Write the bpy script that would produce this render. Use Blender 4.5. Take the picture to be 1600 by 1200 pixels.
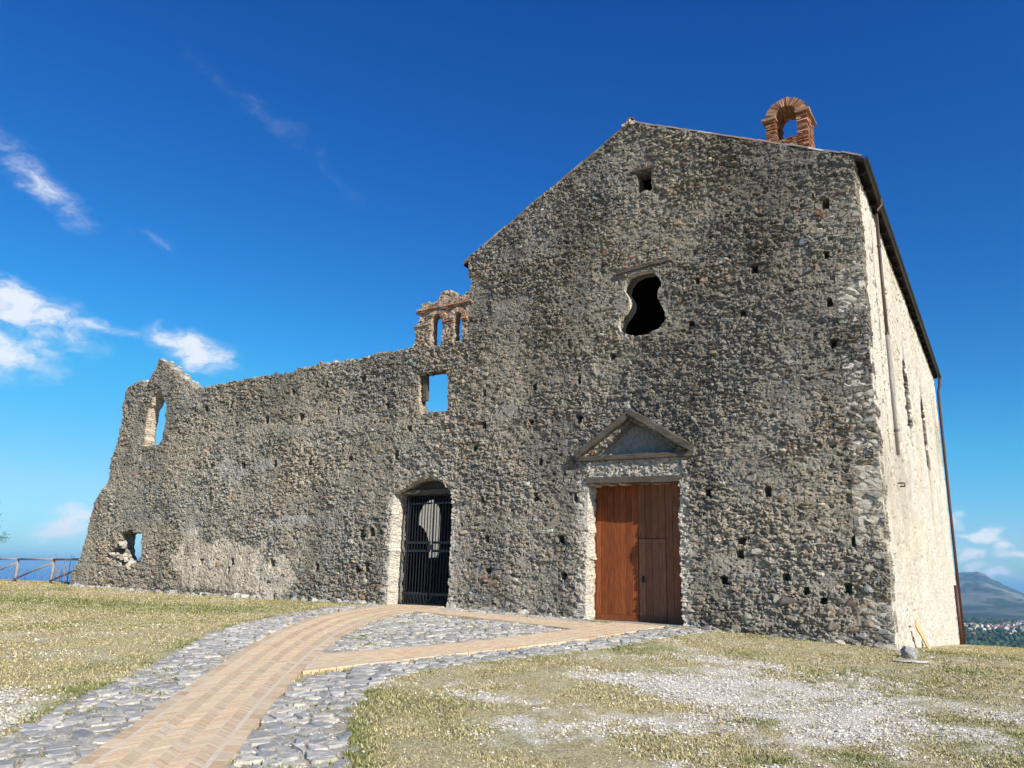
import bpy, math, random
import numpy as np
from mathutils import Matrix, Vector

for o in list(bpy.data.objects):
    bpy.data.objects.remove(o)
scene = bpy.context.scene
COL = scene.collection
RNG = np.random.default_rng(7)
random.seed(7)

# ------------------------------------------------------------------ camera
CAM = np.array([0.0, -18.15, 1.6])
cd = bpy.data.cameras.new("camera")
cam = bpy.data.objects.new("camera", cd)
COL.objects.link(cam)
cd.sensor_width = 36.0
cd.lens = 27.65
cd.clip_start = 0.05
cd.clip_end = 150000.0
r_ = np.array([0.841001, 0.540445, 0.02524])
u_ = -np.array([-0.108485, 0.214152, -0.970757])
b_ = -np.array([-0.530046, 0.81367, 0.238732])
cam.matrix_world = Matrix(((r_[0], u_[0], b_[0], CAM[0]), (r_[1], u_[1], b_[1], CAM[1]),
                           (r_[2], u_[2], b_[2], CAM[2]), (0, 0, 0, 1)))
scene.camera = cam

# ------------------------------------------------------------------ sun, sky, exposure
SUN = Vector((1.31, -0.50, 0.80)).normalized()        # direction towards the sun
sd = bpy.data.lights.new("sun", 'SUN')
sd.energy = 5.0
sd.angle = math.radians(0.53)
sd.color = (1.0, 0.95, 0.87)
so = bpy.data.objects.new("sun", sd)
COL.objects.link(so)
so.rotation_euler = SUN.to_track_quat('Z', 'Y').to_euler()
so.location = (20, -20, 40)

vs = scene.view_settings
vs.view_transform = 'Standard'
vs.look = 'None'
vs.gamma = 1.0
vs.use_curve_mapping = False
vs.exposure = 0.42
scene.cycles.max_bounces = 4
scene.cycles.diffuse_bounces = 2
scene.cycles.glossy_bounces = 2
scene.cycles.use_adaptive_sampling = True
scene.cycles.adaptive_threshold = 0.03
scene.cycles.adaptive_min_samples = 16
scene.cycles.volume_bounces = 0
scene.cycles.use_denoising = True

world = bpy.data.worlds.new("World")
scene.world = world
world.use_nodes = True
WN, WL = world.node_tree.nodes, world.node_tree.links
WN.clear()


def wn(kind, **kw):
    n = WN.new(kind)
    for k, v in kw.items():
        setattr(n, k, v)
    return n


def wmath(op, a, b=None, c=None):
    n = wn('ShaderNodeMath', operation=op)
    for i, v in enumerate((a, b, c)):
        if v is None:
            continue
        if isinstance(v, (int, float)):
            n.inputs[i].default_value = v
        else:
            WL.new(v, n.inputs[i])
    return n.outputs[0]


sky = wn('ShaderNodeTexSky', sky_type='NISHITA')
sky.sun_disc = False
sky.sun_elevation = math.asin(SUN.z)
sky.sun_rotation = math.atan2(SUN.x, SUN.y)
sky.altitude = 400
sky.air_density = 1.0
sky.dust_density = 0.3
sky.ozone_density = 3.2
# the camera's deep blue: each channel of the whole sky raised to a power
SKY_STRENGTH = 0.12
E0, E1 = 0.1606, SKY_STRENGTH * 2 ** vs.exposure
hs0 = wn('ShaderNodeHueSaturation')
hs0.inputs['Saturation'].default_value = 1.25
WL.new(sky.outputs[0], hs0.inputs['Color'])
ssep = wn('ShaderNodeSeparateColor')
WL.new(hs0.outputs[0], ssep.inputs[0])
hsv = wn('ShaderNodeCombineColor')
for ch, (ref, out_, pw, pw2, k2) in enumerate(((.665, .342, 1.40, .50, 1.), (.69, .63, 1.40, .66, .857), (.92, .855, 1.04, .5, 1.))):
    b_ = wmath('MAXIMUM', wmath('MULTIPLY', ssep.outputs[ch], E0 / ref), 0.0)
    v_ = wmath('MINIMUM', wmath('POWER', b_, pw), wmath('MULTIPLY', wmath('POWER', b_, pw2), k2))
    WL.new(wmath('MULTIPLY', v_, out_ / E1), hsv.inputs[ch])

# clouds: angular coordinates of the view direction, soft banks broken up by noise
tc = wn('ShaderNodeTexCoord')
sep = wn('ShaderNodeSeparateXYZ')
WL.new(tc.outputs['Generated'], sep.inputs[0])
az = wmath('MULTIPLY', wmath('ARCTAN2', sep.outputs[0], sep.outputs[1]), 57.2958)
el = wmath('MULTIPLY', wmath('ARCSINE', sep.outputs[2]), 57.2958)
comb = wn('ShaderNodeCombineXYZ')
WL.new(az, comb.inputs[0])
WL.new(wmath('MULTIPLY', el, 1.7), comb.inputs[1])
warp = wn('ShaderNodeTexNoise')
warp.inputs['Scale'].default_value = 0.35
warp.inputs['Detail'].default_value = 5
WL.new(comb.outputs[0], warp.inputs['Vector'])
wsub = wn('ShaderNodeVectorMath', operation='SUBTRACT')
WL.new(warp.outputs['Color'], wsub.inputs[0])
wsub.inputs[1].default_value = (0.5, 0.5, 0.5)
wsc = wn('ShaderNodeVectorMath', operation='SCALE')
wsc.inputs['Scale'].default_value = 4.0
WL.new(wsub.outputs[0], wsc.inputs[0])
wadd = wn('ShaderNodeVectorMath', operation='ADD')
WL.new(comb.outputs[0], wadd.inputs[0])
WL.new(wsc.outputs[0], wadd.inputs[1])
wsep = wn('ShaderNodeSeparateXYZ')
WL.new(wadd.outputs[0], wsep.inputs[0])
waz, wel = wsep.outputs[0], wmath('DIVIDE', wsep.outputs[1], 1.7)
# azimuth, elevation, half width, half height, tilt (deg), density
BANKS = [(-66.3, 23.0, 3.0, 1.0, -28, 0.50), (-69.5, 25.3, 2.2, 0.8, -10, 0.3),
         (-66.6, 15.6, 4.6, 1.5, -18, 0.8), (-68.5, 12.6, 4.5, 1.5, 0, 0.9),
         (-61.8, 15.2, 3.2, 0.55, -8, 0.45), (-56.2, 14.5, 2.7, 1.15, -16, 0.9),
         (-59.8, 21.4, 1.4, 0.3, -20, 0.2), (-61.6, 2.5, 2.4, 1.0, 16, 1.0), (-69.0, 3.4, 5.0, 0.5, 0, 0.3),
         (-53.5, 31.0, 7.0, 1.1, -24, 0.12), (-48.0, 28.0, 5.0, 0.9, -34, 0.09),
         (-3.7, 4.4, 0.8, 0.55, 0, 0.8), (-2.6, 3.2, 1.1, 0.42, 0, 0.9), (-1.4, 2.7, 0.8, 0.35, 0, 0.7),
         (-0.8, 2.05, 1.1, 0.5, -10, 0.9), (-3.2, 2.0, 0.9, 0.42, 0, 0.85), (-2.6, 1.25, 0.8, 0.28, 0, 0.7),
         (-1.6, 0.95, 0.7, 0.25, 0, 0.8), (1.5, 1.7, 1.8, 0.5, 0, 0.8), (6.0, 2.6, 3.0, 0.9, 5, 0.8),
         (18.0, 5.0, 5.0, 1.6, 8, 0.8), (40.0, 9.0, 7.0, 2.0, -10, 0.7), (-92.0, 9.0, 8.0, 2.2, 10, 0.8),
         (-120.0, 14.0, 9.0, 2.6, -8, 0.8), (-160.0, 7.0, 9.0, 2.2, 0, 0.8), (130.0, 10.0, 9.0, 2.4, 6, 0.7)]
tot = None
cv = wn('ShaderNodeCombineXYZ')
WL.new(waz, cv.inputs[0])
WL.new(wel, cv.inputs[1])
for a0, e0, sa, se, tilt, dens in BANKS:
    ce = math.cos(math.radians(e0))
    mp = wn('ShaderNodeMapping', vector_type='TEXTURE')
    mp.inputs['Location'].default_value = (a0, e0, 0)
    mp.inputs['Rotation'].default_value = (0, 0, math.radians(tilt))
    mp.inputs['Scale'].default_value = (sa * .8 / ce, se * .8, 1)
    WL.new(cv.outputs[0], mp.inputs['Vector'])
    ln = wn('ShaderNodeVectorMath', operation='LENGTH')
    WL.new(mp.outputs[0], ln.inputs[0])
    fall = wn('ShaderNodeMapRange', interpolation_type='SMOOTHSTEP')
    fall.inputs['From Min'].default_value = 2.0
    fall.inputs['From Max'].default_value = 0.0
    fall.inputs['To Max'].default_value = dens
    WL.new(ln.outputs['Value'], fall.inputs['Value'])
    tot = fall.outputs[0] if tot is None else wmath('MAXIMUM', tot, fall.outputs[0])
nz = wn('ShaderNodeTexNoise')
nz.inputs['Scale'].default_value = 0.55
nz.inputs['Detail'].default_value = 9
nz.inputs['Roughness'].default_value = 0.62
WL.new(wadd.outputs[0], nz.inputs['Vector'])
dn = wmath('MULTIPLY', tot, wmath('MULTIPLY_ADD', nz.outputs['Fac'], 3.2, -0.75))
ss = wn('ShaderNodeMapRange', interpolation_type='SMOOTHSTEP')
ss.inputs['From Min'].default_value = 0.03
ss.inputs['From Max'].default_value = 0.85
ss.inputs['To Max'].default_value = 0.92
WL.new(dn, ss.inputs['Value'])
mix = wn('ShaderNodeMix', data_type='RGBA')
WL.new(ss.outputs[0], mix.inputs[0])
WL.new(hsv.outputs[0], mix.inputs[6])
mix.inputs[7].default_value = (5.6, 5.9, 6.3, 1)
bg = wn('ShaderNodeBackground')
bg.inputs['Strength'].default_value = SKY_STRENGTH
WL.new(mix.outputs[2], bg.inputs['Color'])
wo = wn('ShaderNodeOutputWorld')
WL.new(bg.outputs[0], wo.inputs['Surface'])


# ------------------------------------------------------------------ numeric helpers
def hash2(ix, iy, seed=0):
    ix = ix.astype(np.int64).astype(np.uint64)
    iy = iy.astype(np.int64).astype(np.uint64)
    h = ix * np.uint64(374761393) + iy * np.uint64(668265263) + np.uint64(seed * 974711 + 12345)
    h = (h ^ (h >> np.uint64(13))) * np.uint64(1274126177)
    h = h ^ (h >> np.uint64(16))
    return (h & np.uint64(0xFFFFFF)).astype(np.float64) / float(0xFFFFFF)


def vnoise(x, y, seed=0):
    x = np.asarray(x, float)
    y = np.asarray(y, float)
    ix, iy = np.floor(x), np.floor(y)
    fx, fy = x - ix, y - iy
    fx = fx * fx * (3 - 2 * fx)
    fy = fy * fy * (3 - 2 * fy)
    a, b = hash2(ix, iy, seed), hash2(ix + 1, iy, seed)
    c, d = hash2(ix, iy + 1, seed), hash2(ix + 1, iy + 1, seed)
    return (a * (1 - fx) + b * fx) * (1 - fy) + (c * (1 - fx) + d * fx) * fy


def fbm(x, y, oct=4, seed=0, gain=0.5):
    s, a, t = 0.0, 1.0, 0.0
    x = np.asarray(x, float)
    y = np.asarray(y, float)
    for i in range(oct):
        s = s + a * vnoise(x * 2 ** i, y * 2 ** i, seed + i * 17)
        t += a
        a *= gain
    return s / t


def sstep(a, b, x):
    t = np.clip((np.asarray(x, float) - a) / (b - a), 0, 1)
    return t * t * (3 - 2 * t)


def worley(x, y, seed=0):
    ix, iy = np.floor(x), np.floor(y)
    d1 = np.full(np.shape(x), 9.0)
    d2 = np.full(np.shape(x), 9.0)
    idv = np.zeros(np.shape(x))
    for dx in (-1, 0, 1):
        for dy in (-1, 0, 1):
            cx, cy = ix + dx, iy + dy
            px = cx + 0.15 + 0.7 * hash2(cx, cy, seed)
            py = cy + 0.15 + 0.7 * hash2(cx, cy, seed + 5)
            d = np.hypot(px - x, py - y)
            m = d < d1
            d2 = np.where(m, d1, np.minimum(d2, d))
            idv = np.where(m, hash2(cx, cy, seed + 9), idv)
            d1 = np.where(m, d, d1)
    return d1, d2, idv


def inside_poly(px, py, poly):
    poly = np.asarray(poly, float)
    ins = np.zeros(np.shape(px), bool)
    n = len(poly)
    for i in range(n):
        x1, y1 = poly[i]
        x2, y2 = poly[(i + 1) % n]
        if y1 == y2:
            continue
        c = ((y1 > py) != (y2 > py)) & (px < (x2 - x1) * (py - y1) / (y2 - y1) + x1)
        ins ^= c
    return ins


def poly_dist(px, py, poly, closed=True):
    """distance to the outline and its nearest point"""
    poly = np.asarray(poly, float)
    best = np.full(np.shape(px), 1e9)
    bx, by = np.zeros(np.shape(px)), np.zeros(np.shape(px))
    n = len(poly)
    for i in range(n if closed else n - 1):
        a, b = poly[i], poly[(i + 1) % n]
        ab = b - a
        L = max(ab @ ab, 1e-12)
        t = np.clip(((px - a[0]) * ab[0] + (py - a[1]) * ab[1]) / L, 0, 1)
        qx, qy = a[0] + t * ab[0], a[1] + t * ab[1]
        d = np.hypot(px - qx, py - qy)
        m = d < best
        best = np.where(m, d, best)
        bx = np.where(m, qx, bx)
        by = np.where(m, qy, by)
    return best, bx, by


def grid_inside(us, vs_, poly):
    ins = np.zeros((len(us), len(vs_)), bool)
    n = len(poly)
    for i in range(n):
        (x1, y1), (x2, y2) = poly[i], poly[(i + 1) % n]
        if y1 == y2:
            continue
        a, b = np.searchsorted(vs_, min(y1, y2)), np.searchsorted(vs_, max(y1, y2))
        if a == b:
            continue
        xc = (x2 - x1) * (vs_[a:b] - y1) / (y2 - y1) + x1
        ins[:, a:b] ^= us[:, None] < xc[None]
    return ins


def grid_dist(us, vs_, poly, lim=0.4):
    best = np.full((len(us), len(vs_)), 9.0)
    bx, by = np.zeros(best.shape), np.zeros(best.shape)
    n = len(poly)
    for i in range(n):
        a, b = np.array(poly[i], float), np.array(poly[(i + 1) % n], float)
        lo, hi = np.minimum(a, b) - lim, np.maximum(a, b) + lim
        i0, i1 = np.searchsorted(us, lo[0]), np.searchsorted(us, hi[0])
        j0, j1 = np.searchsorted(vs_, lo[1]), np.searchsorted(vs_, hi[1])
        if i0 == i1 or j0 == j1:
            continue
        px, py = us[i0:i1, None], vs_[None, j0:j1]
        ab = b - a
        L = max(ab @ ab, 1e-12)
        t = np.clip(((px - a[0]) * ab[0] + (py - a[1]) * ab[1]) / L, 0, 1)
        qx, qy = a[0] + t * ab[0], a[1] + t * ab[1]
        d = np.hypot(px - qx, py - qy)
        sl = (slice(i0, i1), slice(j0, j1))
        m = d < best[sl]
        best[sl] = np.where(m, d, best[sl])
        bx[sl] = np.where(m, qx, bx[sl])
        by[sl] = np.where(m, qy, by[sl])
    return best, bx, by


def ragged(poly, step=0.12, amp=0.03, seed=1, keep=None):
    """subdivide an outline and jitter it; keep(p) -> True leaves a point alone"""
    rr = np.random.default_rng(seed)
    out = []
    n = len(poly)
    for i in range(n):
        a, b = np.array(poly[i], float), np.array(poly[(i + 1) % n], float)
        k = max(1, int(np.hypot(*(b - a)) / step))
        for j in range(k):
            p = a + (b - a) * j / k
            if keep is None or not keep(p):
                p = p + rr.normal(0, amp, 2)
            out.append(tuple(p))
    return out


# ------------------------------------------------------------------ object helpers
def link(o, parent=None):
    COL.objects.link(o)
    if parent is not None:
        o.parent = parent
        if parent.type == 'EMPTY':
            o.location = Vector(o.location) - parent.location
    return o


def mesh(name, V, faces, mat, parent=None, col=None, smooth=False, mats=None, midx=None):
    """faces: int array (n,3)/(n,4) or a list of such arrays"""
    me = bpy.data.meshes.new(name)
    V = np.asarray(V, np.float32)
    if not isinstance(faces, (list, tuple)):
        faces = [faces]
    faces = [np.asarray(f, np.int32) for f in faces if len(f)]
    me.vertices.add(len(V))
    me.vertices.foreach_set("co", V.ravel())
    loops = np.concatenate([f.ravel() for f in faces])
    tot = np.concatenate([np.full(len(f), f.shape[1], np.int32) for f in faces])
    start = np.concatenate([[0], np.cumsum(tot)[:-1]]).astype(np.int32)
    me.loops.add(len(loops))
    me.loops.foreach_set("vertex_index", loops)
    me.polygons.add(len(tot))
    me.polygons.foreach_set("loop_start", start)
    me.polygons.foreach_set("loop_total", tot)
    if midx is not None:
        me.polygons.foreach_set("material_index", np.asarray(midx, np.int32))
    me.update(calc_edges=True)
    me.polygons.foreach_set("use_smooth", np.full(len(tot), smooth, bool))
    if col is not None:
        c = np.asarray(col, np.float32)
        if c.shape[1] == 3:
            c = np.concatenate([c, np.ones((len(c), 1), np.float32)], 1)
        at = me.color_attributes.new("Col", 'FLOAT_COLOR', 'POINT')
        at.data.foreach_set("color", c.ravel())
    for m in (mats or [mat]):
        me.materials.append(m)
    o = bpy.data.objects.new(name, me)
    return link(o, parent)


def empty(name, loc, label=None, cat=None, group=None):
    o = bpy.data.objects.new(name, None)
    o.location = loc
    COL.objects.link(o)
    tag(o, label, cat, group)
    return o


def tag(o, label=None, cat=None, group=None, kind=None):
    if label:
        o["label"] = label
    if cat:
        o["category"] = cat
    if group:
        o["group"] = group
    if kind:
        o["kind"] = kind
    return o


BOXF = np.array([[0, 3, 2, 1], [4, 5, 6, 7], [0, 1, 5, 4], [1, 2, 6, 5], [2, 3, 7, 6], [3, 0, 4, 7]])


def boxv(x0, x1, y0, y1, z0, z1):
    return np.array([[x0, y0, z0], [x1, y0, z0], [x1, y1, z0], [x0, y1, z0],
                     [x0, y0, z1], [x1, y0, z1], [x1, y1, z1], [x0, y1, z1]], float)


class MB:
    """collects pieces that make up one mesh"""

    def __init__(self):
        self.V, self.F3, self.F4, self.C, self.n = [], [], [], [], 0

    def add(self, V, F, c=None):
        V = np.asarray(V, float)
        F = np.asarray(F)
        (self.F3 if F.shape[1] == 3 else self.F4).append(F + self.n)
        self.V.append(V)
        self.C.append(np.tile(np.asarray(c if c is not None else (1, 1, 1), float), (len(V), 1)))
        self.n += len(V)
        return self

    def box(self, *a, c=None):
        return self.add(boxv(*a), BOXF, c)

    def build(self, name, mat, parent=None, smooth=False):
        F = []
        if self.F3:
            F.append(np.concatenate(self.F3))
        if self.F4:
            F.append(np.concatenate(self.F4))
        return mesh(name, np.concatenate(self.V), F, mat, parent, np.concatenate(self.C), smooth)


def tube(path, rad, seg=8, cap=True):
    path = np.asarray(path, float)
    n = len(path)
    rad = np.full(n, rad) if np.isscalar(rad) else np.asarray(rad)
    V = []
    for i in range(n):
        d = path[min(i + 1, n - 1)] - path[max(i - 1, 0)]
        d = d / np.linalg.norm(d)
        a = np.cross(d, [0, 0, 1]) if abs(d[2]) < 0.9 else np.cross(d, [1, 0, 0])
        a /= np.linalg.norm(a)
        b = np.cross(d, a)
        for k in range(seg):
            t = 2 * math.pi * k / seg
            V.append(path[i] + rad[i] * (a * math.cos(t) + b * math.sin(t)))
    F = []
    for i in range(n - 1):
        for k in range(seg):
            k2 = (k + 1) % seg
            F.append((i * seg + k, i * seg + k2, (i + 1) * seg + k2, (i + 1) * seg + k))
    V = np.array(V)
    F = np.array(F)
    if cap:
        V = np.concatenate([V, path[:1], path[-1:]])
        c0, c1 = len(V) - 2, len(V) - 1
        e = []
        for k in range(seg):
            k2 = (k + 1) % seg
            e.append((c0, k2, k, k))
            e.append((c1, (n - 1) * seg + k, (n - 1) * seg + k2, (n - 1) * seg + k2))
        tri = np.array([x[:3] for x in e])
        return V, F, tri
    return V, F, np.zeros((0, 3), int)


def tube_obj(name, path, rad, mat, parent=None, seg=8, smooth=True):
    V, F, T = tube(path, rad, seg)
    return mesh(name, V, [F, T], mat, parent, smooth=smooth)


def beam(p0, p1, w, h, seed=0, amp=0.012, n=9, up=(0, 0, 1)):
    """an old, slightly uneven timber from p0 to p1; w across, h along up"""
    rr = np.random.default_rng(seed)
    p0, p1, up = np.array(p0, float), np.array(p1, float), np.array(up, float)
    d = (p1 - p0) / np.linalg.norm(p1 - p0)
    s = np.cross(d, up)
    s /= np.linalg.norm(s)
    t = np.cross(s, d)
    prof = [(-.5, -.42), (-.42, -.5), (.42, -.5), (.5, -.42), (.5, .42), (.42, .5), (-.42, .5), (-.5, .42)]
    V = []
    for i in range(n):
        c = p0 + (p1 - p0) * i / (n - 1)
        for a, b in prof:
            V.append(c + s * (a * w + rr.normal(0, amp)) + t * (b * h + rr.normal(0, amp)))
    F = []
    for i in range(n - 1):
        for k in range(8):
            k2 = (k + 1) % 8
            F.append((i * 8 + k, i * 8 + k2, (i + 1) * 8 + k2, (i + 1) * 8 + k))
    F.append((0, 1, 6, 7)); F.append((1, 2, 5, 6)); F.append((2, 3, 4, 5))
    m = (n - 1) * 8
    F.append((m, m + 7, m + 6, m + 1)); F.append((m + 1, m + 6, m + 5, m + 2)); F.append((m + 2, m + 5, m + 4, m + 3))
    return np.array(V), np.array(F)


# ------------------------------------------------------------------ materials
def material(name, base=None, src='const', var=0.25, vscale=6.0, rough=0.9, bump=0.4, bscale=30.0, bdist=0.01,
             tint=None, tscale=1.0, stretch=None, spec=0.25, metal=0.0, fine=None):
    m = bpy.data.materials.new(name)
    m.use_nodes = True
    N, L = m.node_tree.nodes, m.node_tree.links
    bs = N['Principled BSDF']
    bs.inputs['Roughness'].default_value = rough
    bs.inputs['Specular IOR Level'].default_value = spec
    bs.inputs['Metallic'].default_value = metal
    geo = N.new('ShaderNodeNewGeometry')
    vec = geo.outputs['Position']
    if stretch:
        mp = N.new('ShaderNodeMapping')
        mp.inputs['Scale'].default_value = stretch
        L.new(vec, mp.inputs['Vector'])
        vec = mp.outputs[0]
    if src == 'attr':
        a = N.new('ShaderNodeAttribute')
        a.attribute_name = 'Col'
        c = a.outputs['Color']
    elif src == 'object':
        a = N.new('ShaderNodeObjectInfo')
        c = a.outputs['Color']
    else:
        a = N.new('ShaderNodeRGB')
        a.outputs[0].default_value = (*base, 1)
        c = a.outputs[0]
    n1 = N.new('ShaderNodeTexNoise')
    n1.inputs['Scale'].default_value = vscale
    n1.inputs['Detail'].default_value = 6
    n1.inputs['Roughness'].default_value = 0.65
    L.new(vec, n1.inputs['Vector'])
    mr = N.new('ShaderNodeMapRange')
    mr.inputs['From Min'].default_value = 0.25
    mr.inputs['From Max'].default_value = 0.75
    mr.inputs['To Min'].default_value = 1 - var
    mr.inputs['To Max'].default_value = 1 + var
    L.new(n1.outputs['Fac'], mr.inputs['Value'])
    vm = N.new('ShaderNodeVectorMath')
    vm.operation = 'SCALE'
    L.new(c, vm.inputs[0])
    L.new(mr.outputs[0], vm.inputs['Scale'])
    c = vm.outputs[0]
    if tint:
        n2 = N.new('ShaderNodeTexNoise')
        n2.inputs['Scale'].default_value = tscale
        n2.inputs['Detail'].default_value = 5
        L.new(vec, n2.inputs['Vector'])
        r2 = N.new('ShaderNodeMapRange')
        r2.inputs['From Min'].default_value = 0.45
        r2.inputs['From Max'].default_value = 0.72
        r2.inputs['To Max'].default_value = tint[3] if len(tint) > 3 else 0.5
        L.new(n2.outputs['Fac'], r2.inputs['Value'])
        mx = N.new('ShaderNodeMix')
        mx.data_type = 'RGBA'
        L.new(r2.outputs[0], mx.inputs[0])
        L.new(c, mx.inputs[6])
        mx.inputs[7].default_value = (*tint[:3], 1)
        c = mx.outputs[2]
    L.new(c, bs.inputs['Base Color'])
    if bump:
        n3 = N.new('ShaderNodeTexNoise')
        n3.inputs['Scale'].default_value = bscale
        n3.inputs['Detail'].default_value = 8
        n3.inputs['Roughness'].default_value = 0.7
        L.new(vec, n3.inputs['Vector'])
        bp = N.new('ShaderNodeBump')
        bp.inputs['Strength'].default_value = bump
        bp.inputs['Distance'].default_value = bdist
        L.new(n3.outputs['Fac'], bp.inputs['Height'])
        L.new(bp.outputs[0], bs.inputs['Normal'])
    return m


M = {}
M['mortar'] = material('mortar', src='attr', var=0.5, vscale=17, bump=1.0, bscale=34, bdist=0.05)
M['stone'] = material('stone', src='attr', var=0.45, vscale=20, bump=1.0, bscale=48, bdist=0.025)
M['stone_piece'] = material('stone_piece', src='object', var=0.35, vscale=14, bump=0.8, bscale=40, bdist=0.02)
M['cobble'] = material('cobble', src='attr', var=0.35, vscale=14, bump=0.6, bscale=26, bdist=0.02, tint=(0.42, 0.37, 0.29, 0.45), tscale=9)
M['cobble_piece'] = material('cobble_piece', src='object', var=0.35, vscale=14, bump=0.6, bscale=26, bdist=0.02, tint=(0.42, 0.37, 0.29, 0.45), tscale=9)
M['brick'] = material('brick', src='attr', var=0.18, vscale=20, bump=0.4, bscale=60, bdist=0.008, tint=(0.64, 0.51, 0.34, 0.7), tscale=1.3)
M['brick_piece'] = material('brick_piece', src='object', var=0.18, vscale=20, bump=0.4, bscale=60, bdist=0.008, tint=(0.64, 0.51, 0.34, 0.7), tscale=1.3)
M['bell_brick'] = material('bell_brick', src='object', var=0.3, vscale=20, bump=0.6, bscale=50, bdist=0.012)
M['door'] = material('door_wood', src='object', var=0.55, vscale=5, rough=0.75, bump=0.35, bscale=14, bdist=0.006, stretch=(9, 9, 0.7), spec=0.12)
M['timber'] = material('old_timber', base=(0.11, 0.09, 0.068), var=0.55, vscale=5, rough=0.9, bump=0.9, bscale=12, bdist=0.02, stretch=(0.8, 8, 8))
M['iron'] = material('iron', base=(0.014, 0.015, 0.018), var=0.3, rough=0.45, bump=0.1, spec=0.5)
M['gutter'] = material('gutter', base=(0.026, 0.018, 0.015), var=0.3, rough=0.5, bump=0.1, spec=0.4)
M['pipe'] = material('pipe', base=(0.085, 0.052, 0.04), var=0.35, vscale=3, rough=0.55, bump=0.1, spec=0.4)
M['rust_pipe'] = material('rust_pipe', base=(0.07, 0.024, 0.016), var=0.3, rough=0.55, bump=0.1, spec=0.4)
M['tile'] = material('tile', src='object', var=0.35, vscale=8, bump=0.4, bscale=30)
M['roof'] = material('roof', base=(0.22, 0.13, 0.09), var=0.4, vscale=5, bump=0.6, bscale=12, bdist=0.03)
M['soffit'] = material('soffit', base=(0.02, 0.015, 0.012), var=0.3, bump=0.2)
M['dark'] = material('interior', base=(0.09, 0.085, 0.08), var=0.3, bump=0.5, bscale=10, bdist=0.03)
M['grass'] = material('grass', src='attr', var=0.1, rough=0.75, bump=0, spec=0.15)
M['pebble'] = material('pebble', src='attr', var=0.1, rough=0.9, bump=0)
M['fence'] = material('fence_wood', base=(0.33, 0.27, 0.245), var=0.35, vscale=6, bump=0.5, bscale=20, bdist=0.01)
M['black'] = material('black_sleeve', base=(0.012, 0.012, 0.014), var=0.1, rough=0.5, bump=0)
M['board'] = material('board', base=(0.60, 0.40, 0.21), var=0.2, vscale=4, bump=0.2, stretch=(4, 4, 0.6))
M['leaf'] = material('leaf', src='attr', var=0.2, rough=0.6, bump=0)
M['bark'] = material('bark', base=(0.10, 0.075, 0.055), var=0.3, vscale=6, bump=0.6)
M['house'] = material('house', src='attr', var=0.08, vscale=0.2, bump=0)
M['wood_far'] = material('wood_far', src='attr', var=0.3, vscale=0.3, bump=0)


def ground_material():
    m = material('ground', src='attr', var=0.16, vscale=5, bump=0.8, bscale=35, bdist=0.03)
    N, L = m.node_tree.nodes, m.node_tree.links
    bs = N['Principled BSDF']
    src = bs.inputs['Base Color'].links[0].from_socket
    geo = N.new('ShaderNodeNewGeometry')
    v = N.new('ShaderNodeTexVoronoi')
    v.inputs['Scale'].default_value = 55
    L.new(geo.outputs['Position'], v.inputs['Vector'])
    sep = N.new('ShaderNodeSeparateColor')
    L.new(v.outputs['Color'], sep.inputs[0])
    mr = N.new('ShaderNodeMapRange')
    mr.inputs['To Min'].default_value = 0.55
    mr.inputs['To Max'].default_value = 1.35
    L.new(sep.outputs[0], mr.inputs['Value'])
    vm = N.new('ShaderNodeVectorMath')
    vm.operation = 'SCALE'
    L.new(src, vm.inputs[0])
    L.new(mr.outputs[0], vm.inputs['Scale'])
    L.new(vm.outputs[0], bs.inputs['Base Color'])
    return m


M['ground'] = ground_material()
M['hill'] = material('hill', src='attr', var=0.35, vscale=0.004, bump=0, tint=(0.10, 0.095, 0.06, 0.5), tscale=0.006)


def sea_material():
    m = bpy.data.materials.new('sea')
    m.use_nodes = True
    N, L = m.node_tree.nodes, m.node_tree.links
    bs = N['Principled BSDF']
    bs.inputs['Base Color'].default_value = (0.006, 0.15, 0.42, 1)
    bs.inputs['Roughness'].default_value = 0.35
    n = N.new('ShaderNodeTexNoise')
    n.inputs['Scale'].default_value = 0.02
    n.inputs['Detail'].default_value = 6
    g = N.new('ShaderNodeNewGeometry')
    L.new(g.outputs['Position'], n.inputs['Vector'])
    b = N.new('ShaderNodeBump')
    b.inputs['Strength'].default_value = 0.6
    b.inputs['Distance'].default_value = 8
    L.new(n.outputs['Fac'], b.inputs['Height'])
    L.new(b.outputs[0], bs.inputs['Normal'])
    return m


M['sea'] = sea_material()

# ------------------------------------------------------------------ ground shape
GBX = [-60, -45, -33, -25, -18.7, -13.7, -9, -7, -2.46, 5, 12, 30]
GBZ = [.7, .78, .82, .72, .72, .75, .62, .6, .39, .3, .2, .1]


def gz(x, y):
    x = np.asarray(x, float)
    y = np.asarray(y, float)
    zb = np.interp(x, GBX, GBZ)
    front = zb * (1 + np.minimum(y, 0) / 18.15)
    front = np.where(y < -18.15, -0.02 * (-y - 18.15), front)
    right = sstep(-14, -4, x)
    back = -0.05 * np.maximum(y, 0) * right
    edge = np.interp(x, [-34, -33, -13, -3], [4.5, 30, 30, 24.5])
    drop = -0.32 * np.maximum(0, y - edge) - 0.3 * np.maximum(0, -x - 75) - 0.2 * np.maximum(0, x - 60) \
        - 0.12 * np.maximum(0, -y - 80)
    return np.maximum(front + back + drop, -128)


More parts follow.
